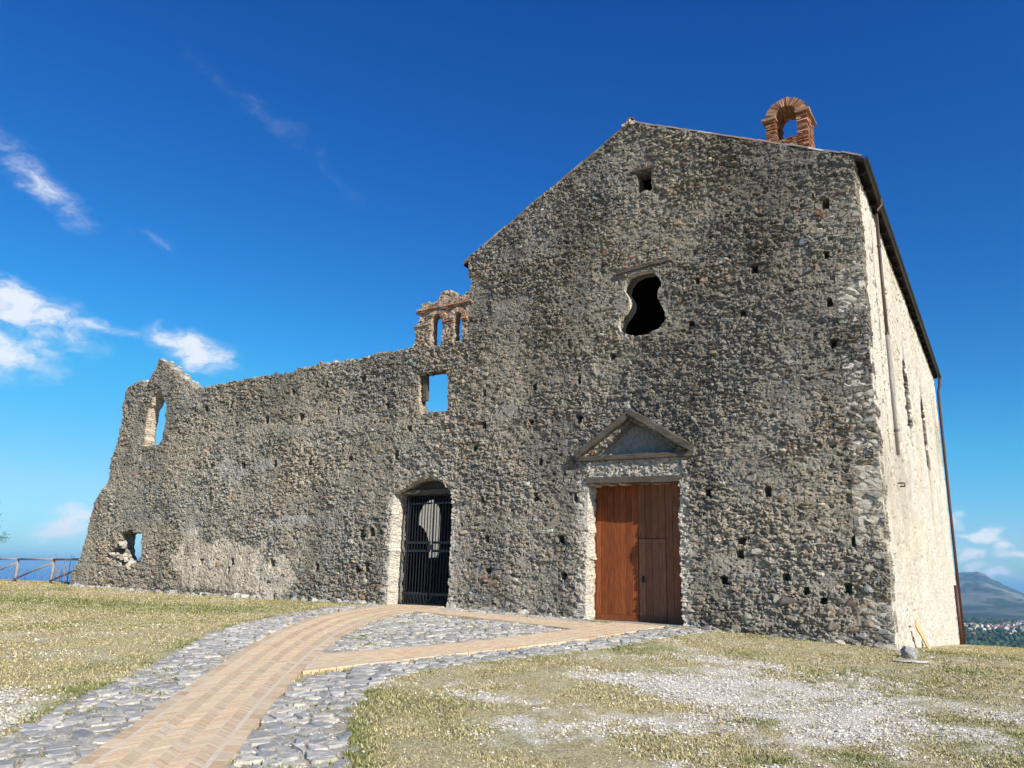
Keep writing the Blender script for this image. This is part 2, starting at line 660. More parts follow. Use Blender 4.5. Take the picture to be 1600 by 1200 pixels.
def polyline(p, n):
    p = np.array(p, float)
    for _ in range(2):                      # soften the traced corners
        q = p.copy()
        q[1:-1] = 0.5 * p[1:-1] + 0.25 * (p[:-2] + p[2:])
        p = q
    d = np.concatenate([[0], np.cumsum(np.hypot(*np.diff(p, axis=0).T))])
    s = np.linspace(0, d[-1], n)
    return np.stack([np.interp(s, d, p[:, 0]), np.interp(s, d, p[:, 1])], 1), d[-1]


MAIN_L = [(-4.3, -16.7), (-6.26, -14.46), (-7.03, -13.58), (-8.05, -12.47), (-9.16, -11.25), (-10.77, -9.4), (-12.55, -7.28),
          (-14.4, -4.65), (-15.3, -2.63), (-15.54, -1.11), (-15.6, -0.1)]
MAIN_R = [(-3.4, -16.0), (-5.36, -13.79), (-6.15, -12.9), (-6.94, -12.05), (-7.94, -10.88), (-9.6, -8.84), (-11.28, -6.74),
          (-12.69, -4.48), (-13.33, -2.81), (-13.6, -1.5), (-13.8, -0.1)]
BR_UP = [(-9.62, -8.84), (-9.3, -8.03), (-8.84, -6.48), (-8.45, -4.78), (-8.36, -2.72), (-8.5, -0.45)]
BR_LO = [(-8.44, -10.2), (-8.32, -9.0), (-8.0, -7.56), (-7.62, -6.3), (-7.38, -5.0), (-7.24, -3.2), (-7.2, -0.45)]
S3_UP = [(-14.1, -0.75), (-12.9, -0.95), (-11.2, -1.05), (-9.56, -0.85), (-8.45, -0.75)]
S3_LO = [(-13.6, -1.85), (-12.1, -2.05), (-10.2, -1.98), (-8.9, -2.25), (-8.36, -2.6)]
COB_L = [(-5.4, -16.9), (-7.5, -14.43), (-8.39, -13.63), (-9.1, -12.81), (-9.99, -11.77), (-10.79, -10.8), (-12.48, -8.94),
         (-14.12, -6.89), (-15.57, -4.36), (-16.3, -2.47), (-16.6, -0.9), (-16.6, -0.2)]
COB_R = [(-2.9, -15.3), (-4.66, -13.26), (-5.18, -12.68), (-5.98, -11.82), (-6.75, -10.84), (-7.2, -9.9), (-7.32, -8.9), (-7.26, -8.2),
         (-7.04, -7.43), (-6.9, -6.8), (-6.62, -5.87), (-6.5, -4.74), (-6.42, -3.73), (-6.4, -2.45), (-6.2, -1.0), (-5.9, -0.3)]
PATHS = [(MAIN_L, MAIN_R), (BR_UP, BR_LO), (S3_UP, S3_LO)]
PATH_POLYS = [list(a) + list(b)[::-1] for a, b in PATHS]
COB_POLYS = [COB_L + MAIN_L[::-1],
             [(-9.6, -8.84), (-11.28, -6.74), (-12.69, -4.48), (-13.33, -2.81), (-13.6, -1.85)] + S3_LO[1:] + [(-8.4, -4.4), (-8.84, -6.48), (-9.3, -8.03)],
             MAIN_R[:5] + BR_LO[1:] + COB_R[::-1],
             S3_UP + [(-9.5, -0.1), (-13.6, -0.1)]]


def gravel_mask(x, y):
    """1 on bare white gravel, 0 on grass"""
    g = 0.0
    for bx, by, sx, sy, w in [(-3.2, -7.2, 2.2, 1.7, 1.05), (-1.9, -8.6, 1.7, 1.8, 1.0), (-4.4, -5.2, 1.5, 1.2, .75), (-2.4, -5.0, 1.0, 1.0, .5),
                              (-4.2, -11.4, .9, .7, .7), (-3.4, -10.0, 1.2, .8, .55), (-5.6, -10.2, .6, .6, .45), (-8.4, -14.6, 1.0, .8, .95),
                              (-9.6, -13.6, 1.3, .9, .8), (-12.2, -11.6, 1.2, .7, .25), (-5.2, -8.2, .9, .6, .4), (-6.0, -3.0, .8, .8, .3),
                              (.5, -7.0, 1.8, 1.4, .8), (2.5, -9, 3, 2.5, .6)]:
        g = np.maximum(g, w * np.exp(-((x - bx) / sx) ** 2 - ((y - by) / sy) ** 2))
    n = fbm(x * 1.3, y * 1.3, 5, 91, 0.62)
    nf = fbm(x * 7, y * 7, 3, 95, .6)
    return sstep(0.34, 0.72, g * 0.72 + (n - 0.5) * 1.25 + (nf - .5) * .75 + 0.18)


def green_mask(x, y):
    n = fbm(x * 0.45, y * 0.45, 4, 33)
    g = sstep(0.52, 0.70, n) * 0.38
    g = np.maximum(g, 0.85 * np.exp(-((y + 4.2 - 0.12 * (x + 20)) / 1.6) ** 2) * sstep(-15.5, -18, x))
    d = np.minimum(poly_dist(x, y, COB_L, False)[0], poly_dist(x, y, COB_R, False)[0])
    g = np.maximum(g, np.exp(-(d / 0.22) ** 2) * sstep(0.42, 0.6, fbm(x * 1.1, y * 1.1, 3, 55)) * 1.0)
    for bx, by, s, w in [(-2.6, -9.3, .28, 1), (-1.4, -10.4, .3, 1), (-6.1, -4.9, .5, .9), (-5.7, -4.2, .4, .8), (-2.0, -10.9, .25, .9), (-1.5, .3, .7, .8),
                         (-4.4, -3.6, .35, .7), (-1.1, -3.0, .5, .7), (-8.9, -13.4, .45, .7), (-.3, -8.3, .3, .8), (-9.4, -12.6, .5, .9)]:
        g = np.maximum(g, w * np.exp(-((x - bx) ** 2 + (y - by) ** 2) / s ** 2))
    return np.clip(g, 0, 1)


def in_any(x, y, polys):
    r = np.zeros(np.shape(x), bool)
    for p in polys:
        r |= inside_poly(x, y, p)
    return r


C_STRAW = np.array([.53, .45, .24])
C_GREEN = np.array([.16, .175, .06])
C_GRAVEL = np.array([.70, .63, .52])
C_SOIL = np.array([.46, .385, .24])


def polar_sheet(name, azs, rs, zfun, cfun, mat):
    A, Rr = np.meshgrid(np.radians(azs), rs, indexing='ij')
    X = CAM[0] + Rr * np.sin(A)
    Y = CAM[1] + Rr * np.cos(A)
    x, y = X.ravel(), Y.ravel()
    z = zfun(x, y)
    na, nr = A.shape
    idx = np.arange(na * nr).reshape(na, nr)
    nx = np.roll(idx, -1, axis=0)
    F = np.stack([idx[:, :-1], idx[:, 1:], nx[:, 1:], nx[:, :-1]], -1).reshape(-1, 4)
    V = np.stack([x, y, z], 1)
    # centre fan closed by one extra vertex
    c = len(V)
    V = np.concatenate([V, [[x[0] * 0 + CAM[0], CAM[1], zfun(np.array([CAM[0]]), np.array([CAM[1]]))[0]]]])
    tri = np.stack([np.full(na, c), idx[:, 0], nx[:, 0]], 1)
    colr = cfun(V[:, 0], V[:, 1])
    return mesh(name, V, [F, tri] if rs[0] < 5 else [F], mat, None, colr, True)


def ground_z(x, y):
    z = gz(x, y)
    r = np.hypot(x - CAM[0], y - CAM[1])
    z = z + (fbm(x * 1.7, y * 1.7, 4, 3) - 0.5) * 0.05 * sstep(120, 30, r)
    m = in_any(x, y, PATH_POLYS)
    z = z - 0.07 * m
    m2 = in_any(x, y, COB_POLYS) & ~m
    return z - 0.004 * m2 + (vnoise(x * 9, y * 9, 19) - .5) * .02 * m2


def ground_c(x, y):
    g = gravel_mask(x, y)[:, None]
    gr = green_mask(x, y)[:, None]
    straw = C_STRAW * (0.72 + 0.5 * fbm(x * 2.5, y * 2.5, 3, 71))[:, None]
    soil = straw * 0.6 + C_SOIL * 0.4
    c = soil * (1 - gr) + (C_GREEN * 1.5 + 0.06) * gr
    c = c * (1 - g) + C_GRAVEL * g
    cob = in_any(x, y, COB_POLYS)[:, None]
    return np.where(cob, np.array([.52, .455, .34]) * (0.75 + 0.3 * vnoise(x * 6, y * 6, 5))[:, None], c)


azs = np.concatenate([np.arange(-74, 10, 0.25), np.arange(10, 286, 3.0)])
rs = np.geomspace(0.8, 260, 270)
ground = polar_sheet('ground', azs, rs, ground_z, ground_c, M['ground'])
tag(ground, 'dry grass and pale gravel ground in front of the church', kind='structure')

# ------------------------------------------------------------------ far land, sea
PEAK_AZ = [-180, -60, -30, -14, -8, -5, -4, -2.83, -2.3, -1.6, -.55, .6, 2, 5, 10, 18, 28, 45, 90, 180]
PEAK_EL = [-.6, -.6, -.6, .1, .6, .8, .9, 1.0, .78, .36, -.26, -.42, -.5, -.3, .3, .6, .5, -.2, -.4, -.6]


def hill_z(x, y):
    dx, dy = x - CAM[0], y - CAM[1]
    r = np.hypot(dx, dy)
    a = np.degrees(np.arctan2(dx, dy))
    n = fbm(x / 900, y / 900, 6, 11, 0.55) - 0.5
    base = -128 + n * 26 * sstep(300, 2500, r)
    base = base + 46 * np.exp(-((a - 0.9) / 2.3) ** 2 - ((r - 3100) / 420) ** 2) + 14 * np.exp(-((a + 3.6) / 1.2) ** 2 - ((r - 2900) / 350) ** 2)
    R = 14000.0
    pk = R * np.tan(np.radians(np.interp(a, PEAK_AZ, PEAK_EL))) + 1.6
    t = sstep(5200, R, r) ** 1.25 * sstep(R + 5500, R + 1500, r)
    ridged = 1 - np.abs(fbm(x / 1500, y / 1500, 6, 23, 0.55) * 2 - 1)
    z = base + (pk + 128) * t + (ridged - 0.75) * 420 * t * (1 - t) * 2.2 + (fbm(x / 350, y / 350, 5, 29, .6) - .5) * 110 * sstep(0, .4, t) * sstep(1.02, .9, t) + (fbm(a * 3, a * 0, 4, 30) - .5) * 22 * t
    land = sstep(-1200, 200, x + 0.28 * y + 700)
    land = np.where(y > -2500, land, land * sstep(-6000, -2500, y))
    return -175 + (z + 175) * land


def hill_c(x, y):
    r = np.hypot(x, y)
    n = np.where(r < 5000, fbm(x / 160, y / 160, 5, 41, 0.6), fbm(x / 420, y / 700, 6, 43, 0.65))
    g = np.array([.03, .05, .02])[None] * np.ones((len(x), 1))
    dry = np.where((r > 5000)[:, None], np.array([.27, .25, .18])[None], np.array([.12, .115, .07])[None])
    m = (sstep(0.48, 0.58, n) * (0.35 + 0.4 * sstep(4500, 9000, r)))[:, None]
    c = g * (1 - m) + dry * m
    rock = sstep(0.55, 0.66, fbm(x / 420, y / 420, 4, 48))[:, None] * sstep(9000, 12500, r)[:, None] * 0.6
    return c * (1 - rock) + np.array([.20, .19, .18]) * rock


azs = np.concatenate([np.arange(-12, 12, 0.09), np.arange(12, 348, 2.0)])
rs = np.concatenate([np.geomspace(240, 5000, 80), np.geomspace(5100, 21000, 110)])
tag(polar_sheet('hills', azs, rs, hill_z, hill_c, M['hill']), 'wooded valley and blue mountain behind the church', kind='structure')
S = 58000
sea = mesh('sea', [[-S, -S, -150], [S, -S, -150], [S, S, -150], [-S, S, -150]], np.array([[0, 1, 2, 3]]), M['sea'])
tag(sea, 'calm blue sea far below on the left', kind='structure')

# ------------------------------------------------------------------ stones
def ico(sub):
    t = (1 + 5 ** .5) / 2
    V = [(-1, t, 0), (1, t, 0), (-1, -t, 0), (1, -t, 0), (0, -1, t), (0, 1, t), (0, -1, -t), (0, 1, -t), (t, 0, -1), (t, 0, 1), (-t, 0, -1), (-t, 0, 1)]
    F = [(0, 11, 5), (0, 5, 1), (0, 1, 7), (0, 7, 10), (0, 10, 11), (1, 5, 9), (5, 11, 4), (11, 10, 2), (10, 7, 6), (7, 1, 8),
         (3, 9, 4), (3, 4, 2), (3, 2, 6), (3, 6, 8), (3, 8, 9), (4, 9, 5), (2, 4, 11), (6, 2, 10), (8, 6, 7), (9, 8, 1)]
    V = [np.array(v) / np.linalg.norm(v) for v in V]
    for _ in range(sub):
        cache, G = {}, []

        def mid(a, b):
            k = (min(a, b), max(a, b))
            if k not in cache:
                m = V[a] + V[b]
                V.append(m / np.linalg.norm(m))
                cache[k] = len(V) - 1
            return cache[k]
        for a, b, c in F:
            ab, bc, ca = mid(a, b), mid(b, c), mid(c, a)
            G += [(a, ab, ca), (b, bc, ab), (c, ca, bc), (ab, bc, ca)]
        F = G
    return np.array(V), np.array(F)


def rock_variants(sub, n, seed):
    V0, F0 = ico(sub)
    out = []
    rr = np.random.default_rng(seed)
    for _ in range(n):
        V = np.sign(V0) * np.abs(V0) ** 0.55
        V /= np.abs(V).max()
        V = V * (1 + rr.normal(0, 0.10 if sub else 0.2, (len(V0), 1)))
        for _ in range(8 if sub else 2):           # chop flat facets
            d = rr.normal(0, 1, 3)
            d /= np.linalg.norm(d)
            h = rr.uniform(0.5, 0.95)
            over = np.maximum(V @ d - h, 0)
            V = V - over[:, None] * d
        V /= np.abs(V).max(0)
        out.append(V)
    return out, F0


ROCK_HI, ROCK_HI_F = rock_variants(1, 14, 5)
ROCK_LO, ROCK_LO_F = rock_variants(0, 14, 6)
STONE_PALETTE = np.array([[.29, .265, .23], [.33, .30, .255], [.25, .235, .21], [.37, .335, .28], [.43, .38, .30], [.52, .475, .40],
                          [.40, .30, .19], [.33, .255, .18], [.17, .155, .14], [.30, .17, .105], [.58, .55, .50], [.27, .28, .29]])
STONE_W = np.array([.22, .2, .15, .14, .08, .03, .02, .05, .08, .006, .008, .10])
STONE_W = STONE_W / STONE_W.sum()


def join_rocks(P, SC, ROT, COLR, hi, uvw):
    """P (n,3) local u,v,w ; SC (n,3) ; ROT in-plane angle -> vertices in world by uvw()"""
    var, F0 = (ROCK_HI, ROCK_HI_F) if hi else (ROCK_LO, ROCK_LO_F)
    var = np.array(var)
    n = len(P)
    pick = RNG.integers(0, len(var), n)
    V = var[pick] * SC[:, None, :]
    c, s = np.cos(ROT)[:, None], np.sin(ROT)[:, None]
    u = V[:, :, 0] * c - V[:, :, 1] * s + P[:, None, 0]
    v = V[:, :, 0] * s + V[:, :, 1] * c + P[:, None, 1]
    w = V[:, :, 2] + P[:, None, 2]
    k = V.shape[1]
    W = uvw(u.ravel(), v.ravel(), w.ravel())
    F = (F0[None] + (np.arange(n) * k)[:, None, None]).reshape(-1, 3)
    return W, F, np.repeat(COLR, k, axis=0)


# ------------------------------------------------------------------ rubble walls
def uvw_front(u, v, w):
    return np.stack([u, -w, v], 1)


SIDE_DX = -0.43 / 22.5


def uvw_side(u, v, w):                       # u runs back along +Y
    return np.stack([-2.46 + SIDE_DX * u + w, u, v], 1)


PUTLOG = [(-3.2, 9.04), (-4.87, 9.02), (-6.3, 8.98), (-5.19, 7.93), (-6.5, 7.88), (-3.22, 7.89), (-3.19, 6.91), (-3.14, 10.31), (-12.76, 6.75),
          (-11.08, 6.75), (-9.67, 6.81), (-11.15, 5.77), (-9.65, 5.72), (-12.74, 5.81), (-10.84, 4.66), (-12.69, 3.71), (-10.95, 3.71), (-9.77, 3.68),
          (-13.0, 5.13), (-8.66, 7.31), (-6.21, 3.65), (-4.83, 3.64), (-3.06, 2.52), (-5.47, 2.53), (-3.27, 1.55), (-4.53, 1.75), (-3.79, 1.28),
          (-5.91, 1.66), (-5.52, 2.24), (-4.12, 1.48), (-12.49, 2.6), (-10.15, 2.6), (-10.07, 1.67), (-12.43, 1.76),
          (-25.53, 7.52), (-24.06, 7.5), (-22.51, 7.53), (-20.86, 7.65), (-19.2, 7.72), (-25.15, 6.75), (-23.69, 6.74), (-22.08, 6.76), (-20.34, 6.73),
          (-18.61, 6.77), (-24.83, 5.29), (-23.05, 5.2), (-21.41, 5.18), (-19.7, 5.15), (-17.9, 5.17), (-24.77, 1.88), (-23.12, 1.88), (-21.06, 1.86),
          (-23.25, 1.59), (-24.72, 4.36), (-18.97, 1.77), (-17.57, 7.71), (-16.45, 6.73), (-15.52, 5.94), (-15.99, 5.16), (-16.73, 2.83),
          (-17.14, 2.79), (-16.84, 1.79), (-17.21, 1.73), (-31.09, 3.82), (-28.7, 5.29), (-27.1, 6.8), (-26.9, 4.6)]
TYMP = [(-9.25, 4.70), (-6.95, 4.70), (-8.14, 5.52)]
DOOR_HOLE = [(-9.46, -0.3), (-6.94, -0.3), (-6.93, 3.98), (-9.40, 3.98)]
GATE_HOLE = [(-16.0, -0.3), (-13.77, -0.3), (-13.72, 3.9), (-13.87, 4.07), (-14.18, 4.26), (-14.66, 4.40), (-15.23, 4.3), (-15.75, 4.05), (-16.0, 3.96)]
CURVED = [(-7.53, 9.52), (-7.37, 9.32), (-7.26, 9.11), (-7.35, 8.93), (-7.38, 8.74), (-7.29, 8.53), (-7.17, 8.29), (-7.19, 8.07), (-7.37, 7.88), (-7.66, 7.77),
          (-7.99, 7.76), (-8.25, 7.85), (-8.45, 7.98), (-8.51, 8.15), (-8.45, 8.34), (-8.31, 8.48), (-8.18, 8.65), (-8.17, 8.82), (-8.27, 9.0), (-8.34, 9.11),
          (-8.27, 9.3), (-8.17, 9.44), (-7.96, 9.52)]
SQUARE = [(-7.92, 11.85), (-7.49, 11.84), (-7.50, 12.44), (-7.92, 12.44)]


def plaster(u, v):
    """how much render covers the stones, 0..1"""
    p = 0.0
    for bx, bz, sx, sz, w in [(-23.6, 1.7, 2.6, .95, 1.0), (-21.0, 1.4, 1.2, .7, .9), (-25.8, 2.3, 1.0, 1.2, .7), (-22.8, 4.95, 2.4, .6, .68), (-23.0, 6.35, 3.6, .34, .68),
                              (-18.6, 6.35, 2.0, .32, .65), (-7.85, 8.7, .95, 1.3, .7), (-5.6, 1.75, .85, .6, .8), (-3.9, 1.75, .7, .5, .55), (-10.9, 1.9, .9, .55, .65),
                              (-11.4, 6.1, 1.4, .35, .5), (-5.5, 11.0, 2.2, .5, .3), (-6.5, 6.9, 1.6, .6, .35), (-9.8, 8.3, .9, .9, .35), (-21, 3.2, 3.6, .28, .6), (-12.0, 9.2, 1.0, .5, .6), (-4.4, 5.2, 1.0, .6, .55), (-10.4, 11.4, 1.2, .4, .5)]:
        p = np.maximum(p, w * np.exp(-((u - bx) / sx) ** 4 - ((v - bz) / sz) ** 4))
    return sstep(0.35, 0.62, p * 0.85 + (fbm(u * 1.5, v * 1.5, 5, 61, .6) - 0.5) * 1.0)


def bare(u, v):
    """1 where the pointing has gone and stones stand proud, lower where mortar lies flush"""
    return .42 + .85 * sstep(.40, .62, fbm(u * .75, v * 1.0, 5, 611, .6))


def cells(u, v):
    wu = u + (vnoise(u * 7, v * 7, 401) - .5) * .05
    wv = v + (vnoise(u * 7, v * 7, 402) - .5) * .04
    return worley(wu / 0.17, wv / 0.095, 3) + worley(wu / 0.088, wv / 0.055, 8)


def relief(u, v):
    """how far the mortar face stands out (m)"""
    pl = plaster(u, v)
    d1, d2, i1, e1, e2, j1 = cells(u, v)
    h = (fbm(u * 0.5, v * 0.5, 3, 2) - 0.5) * 0.09 + (fbm(u * 4, v * 5, 4, 4, 0.65) - 0.5) * 0.07
    rough = (1 - pl) * bare(u, v)
    h = h + rough * (sstep(0.02, 0.22, d2 - d1) * 0.026 + (i1 - 0.5) * 0.042)
    h = h + rough * (sstep(0.02, 0.25, e2 - e1) * 0.018 + (j1 - 0.5) * 0.05)
    h = h + pl * (0.03 + (fbm(u * 14, v * 14, 3, 9, 0.7) - 0.5) * 0.04)
    pit = (i1 > 0.94) & (pl < 0.4)
    h = h - pit * 0.08 * sstep(0.5, 0.3, d1)
    pit2 = (j1 > 0.91)
    return h - pit2 * 0.065 * sstep(0.45, 0.25, e1)


def weather(u, v):
    """lichen and soot: the church darkens upwards, rain streaks run down"""
    k = 1.02 - .22 * sstep(2.0, 9.5, v) * (u > -13.6) - .14 * sstep(6.3, 7.8, v) * (u <= -13.6) - .08 * sstep(-9, -3.5, u) * sstep(2.5, 6, v)
    st = fbm(u * 1.1, v * .16, 4, 501)
    k = k * (1 - .22 * sstep(.50, .66, st)) * (.86 + .3 * fbm(u * .35, v * .45, 4, 502))
    return k[:, None]


def wall_colour(u, v, depth=None):
    pl = plaster(u, v)[:, None]
    lift = (sstep(.05, .0, np.abs(v - 2.98 - .05 * (vnoise(u * .7, u * 0, 3) - .5))) * (u < -17) * (u > -27.5) * .6
            + sstep(.04, .0, np.abs(v - 5.75 - .06 * (vnoise(u * .7, u * 0, 4) - .5))) * (u < -16.5) * (u > -27) * .35)[:, None]
    n = fbm(u * 0.55, v * 0.8, 4, 77)[:, None]
    n2 = fbm(u * 3.1, v * 3.1, 4, 78, 0.6)[:, None]
    grey, warm = np.array([.295, .265, .215]), np.array([.39, .335, .25])
    c = grey * (1 - sstep(.4, .62, n)) + warm * sstep(.4, .62, n)
    d1, d2, i1, e1, e2, j1 = cells(u, v)
    stone = STONE_PALETTE[np.minimum((hash2(np.floor(j1 * 9999), np.floor(j1 * 77), 3) * 9).astype(int), 8)]
    stone2 = STONE_PALETTE[np.minimum((hash2(np.floor(i1 * 9999), np.floor(i1 * 77), 5) * 9).astype(int), 8)]
    km = (sstep(.04, .2, e2 - e1) * .6 * np.minimum(bare(u, v), 1))[:, None]
    c = c * (1 - km) + (stone * .6 + stone2 * .4) * km
    c = c * (0.72 + 0.5 * n2)
    pc = np.where((u < -18)[:, None] & (v < 3)[:, None], np.array([.61, .52, .40]), np.array([.35, .31, .25]))
    pc = np.where((u < -18)[:, None] & (v > 3)[:, None] & (v < 6)[:, None], np.array([.40, .37, .32]), pc)
    c = c * (1 - pl) + pc * (0.8 + 0.4 * n2) * pl
    c = c * (1 - lift) + np.array([.50, .46, .39]) * lift
    c = c * weather(u, v)
    # pale lime round the door, under the pediment and round the gate
    dd = poly_dist(u, v, DOOR_HOLE)[0]
    near = sstep(0.42, 0.10, dd + (n2[:, 0] - 0.5) * 0.5) * (v < 4.75)
    near = np.maximum(near, 0.75 * ((u > -9.4) & (u < -6.7) & (v > 4.0) & (v < 4.65)))
    dg = poly_dist(u, v, GATE_HOLE)[0]
    near = np.maximum(near, 0.8 * sstep(0.32, 0.08, dg + (n2[:, 0] - 0.5) * 0.4) * (v < 4.0))
    dc = poly_dist(u, v, CURVED)[0]
    near = np.maximum(near, 0.2 * sstep(0.15, 0.05, dc))
    near = near[:, None]
    c = c * (1 - near) + np.array([.56, .51, .42]) * near
    ty = inside_poly(u, v, TYMP)[:, None]
    c = np.where(ty, np.array([.30, .285, .26]) * (0.75 + 0.5 * n2), c)
    if depth is not None:                     # faces of the openings
        lime = np.array([.66, .60, .50]) * (0.8 + 0.4 * n2)
        k = ((dd < 0.12) | (dg < 0.12) | (dc < 0.1))[:, None] * np.clip(depth * 8, 0, 1)[:, None]
        c = c * (1 - k) + lime * k
    return c


class Wall:
    """a thick wall built as a fine relief sheet with openings, reveals and a plain back"""

    def __init__(self, outline, holes, res, thick, rel, colour, uvw, recess=(), splay=None, seed=0, shallow=None):
        self.uvw, self.rel = uvw, rel
        P = np.array(outline)
        u0, v0 = np.floor(P.min(0) / res) * res
        u1, v1 = P.max(0)
        us = np.arange(u0, u1 + res, res)
        vs_ = np.arange(v0, v1 + res, res)
        self.us, self.vs, self.res = us, vs_, res
        U, Vv = np.meshgrid(us, vs_, indexing='ij')
        nu, nv = U.shape
        cu, cv = U[:-1, :-1] + res / 2, Vv[:-1, :-1] + res / 2
        ins = grid_inside(cu[:, 0], cv[0], outline)
        for h in holes:
            ins &= ~grid_inside(cu[:, 0], cv[0], h)
        self.ins = ins
        # distance to every outline
        D, BX, BY = grid_dist(us, vs_, outline)
        which = np.full(U.shape, -1)
        for i, h in enumerate(holes):
            d, x, y = grid_dist(us, vs_, h)
            m = d < D
            D = np.where(m, d, D); BX = np.where(m, x, BX); BY = np.where(m, y, BY); which = np.where(m, i, which)
        self.D = D
        pad = np.zeros((nu + 1, nv + 1), bool)
        pad[1:-1, 1:-1] = ins
        cnt = pad[:-1, :-1].astype(int) + pad[1:, :-1] + pad[:-1, 1:] + pad[1:, 1:]
        used = cnt > 0
        bnd = used & (cnt < 4)
        snap = bnd & (D < res * 1.3)
        jit = 0.35 * res
        U2 = np.where(snap, BX, U + (hash2(np.arange(nu)[:, None] + 0 * Vv, np.arange(nv)[None] + 0 * U, seed) - .5) * jit)
        V2 = np.where(snap, BY, Vv + (hash2(np.arange(nu)[:, None] + 0 * Vv, np.arange(nv)[None] + 0 * U, seed + 3) - .5) * jit)
        idx = -np.ones((nu, nv), int)
        idx[used] = np.arange(used.sum())
        u, v = U2[used], V2[used]
        w = rel(u, v)
        rec = np.zeros(len(u), bool)
        for f in recess:
            w, rec2 = f(u, v, w)
            rec |= rec2
        self.rec = np.zeros((nu, nv), bool)
        self.rec[used] = rec
        W = np.zeros((nu, nv)); W[used] = w
        self.W = W
        Fq = np.stack([idx[:-1, :-1][ins], idx[1:, :-1][ins], idx[1:, 1:][ins], idx[:-1, 1:][ins]], 1)
        VV = [uvw(u, v, w)]
        CC = [colour(u, v)]
        FF = [Fq]
        n0 = len(u)
        # reveal rings
        e = np.concatenate([Fq[:, [0, 1]], Fq[:, [1, 2]], Fq[:, [2, 3]], Fq[:, [3, 0]]])
        key = np.sort(e, 1)
        kk = key[:, 0] * (n0 + 1) + key[:, 1]
        _, first, counts = np.unique(kk, return_index=True, return_counts=True)
        be = e[first[counts == 1]]
        bv = np.unique(be)
        loc = -np.ones(n0, int)
        loc[bv] = np.arange(len(bv))
        wh = which[used][bv]
        th = thick(u[bv], v[bv])
        ub, vb, wb = u[bv], v[bv], w[bv]
        if shallow is not None:
            th = np.where(wh == shallow[0], shallow[1], th)
        prev = bv
        base = n0
        steps = 6
        rr = np.random.default_rng(seed + 11)
        for k in range(1, steps + 1):
            f = k / steps
            du, dv = rr.normal(0, 0.012, len(bv)), rr.normal(0, 0.012, len(bv))
            if splay:
                for i, (sl, sr) in splay.items():
                    cxh = np.mean(np.array(holes[i])[:, 0])
                    m = wh == i
                    du = du + np.where(m & (ub < cxh), -sl * f, 0) + np.where(m & (ub > cxh), sr * f, 0)
            ww = wb * (1 - min(1, f * 3)) - th * f
            VV.append(uvw(ub + du, vb + dv, ww))
            CC.append(colour(ub, vb, np.full(len(ub), f)))
            cur = base + np.arange(len(bv))
            nxt = cur
            pa, pb = (prev[loc[be[:, 0]]], prev[loc[be[:, 1]]])
            FF.append(np.stack([pb, pa, nxt[loc[be[:, 0]]], nxt[loc[be[:, 1]]]], 1))
            prev = cur
            base += len(bv)
        # plain back, one long quad per run of cells in a row
        bu, bq = [], []
        for j in range(nv - 1):
            row = ins[:, j].astype(int)
            dd = np.diff(np.concatenate([[0], row, [0]]))
            for a, b in zip(np.where(dd == 1)[0], np.where(dd == -1)[0]):
                cuts = list(range(a, b, 40)) + [b]
                for p, q in zip(cuts[:-1], cuts[1:]):
                    um = np.array([us[p] + us[q]]) / 2
                    t = thick(um, np.array([vs_[j]]))[0]
                    bu += [(us[p], vs_[j], -t), (us[q], vs_[j], -t), (us[q], vs_[j + 1], -t), (us[p], vs_[j + 1], -t)]
                    bq.append([base, base + 3, base + 2, base + 1])
                    base += 4
        bu = np.array(bu)
        VV.append(uvw(bu[:, 0], bu[:, 1], bu[:, 2]))
        CC.append(colour(bu[:, 0], bu[:, 1]))
        FF.append(np.array(bq))
        self.V, self.F, self.C = np.concatenate(VV), np.concatenate(FF), np.concatenate(CC)

    def build(self, name, parent, mat):
        return mesh(name, self.V, self.F, mat, parent, self.C, False)

    def look(self, u, v):
        i = np.clip(((u - self.us[0]) / self.res).round().astype(int), 0, len(self.us) - 1)
        j = np.clip(((v - self.vs[0]) / self.res).round().astype(int), 0, len(self.vs) - 1)
        ic, jc = np.minimum(i, len(self.us) - 2), np.minimum(j, len(self.vs) - 2)
        return self.D[i, j], self.ins[ic, jc], self.rec[i, j], self.W[i, j]


def putlog_recess(u, v, w):
    m = np.zeros(len(u), bool)
    rr = np.random.default_rng(3)
    ju, jv = (vnoise(v * 20, v * 0, 1) - .5) * .04, (vnoise(u * 20, u * 0, 2) - .5) * .04
    for a, b in PUTLOG:
        q = 1.25 if a < -14 else 1.0
        hw, hh = rr.uniform(.05, .085) * q, rr.uniform(.065, .11) * q
        m |= (np.abs(u - a) < hw + ju) & (np.abs(v - b) < hh + jv)
    return np.where(m, -0.30, w), m


def tymp_recess(u, v, w):
    m = inside_poly(u, v, TYMP)
    return np.where(m, -0.26 + (fbm(u * 6, v * 6, 3, 8) - .5) * 0.04, w), m


def band_recess(u, v, w):
    m = (u > -9.35) & (u < -6.85) & (v > 4.0) & (v < 4.62)
    return np.where(m, w * 0.7 - 0.02, w), np.zeros(len(u), bool)


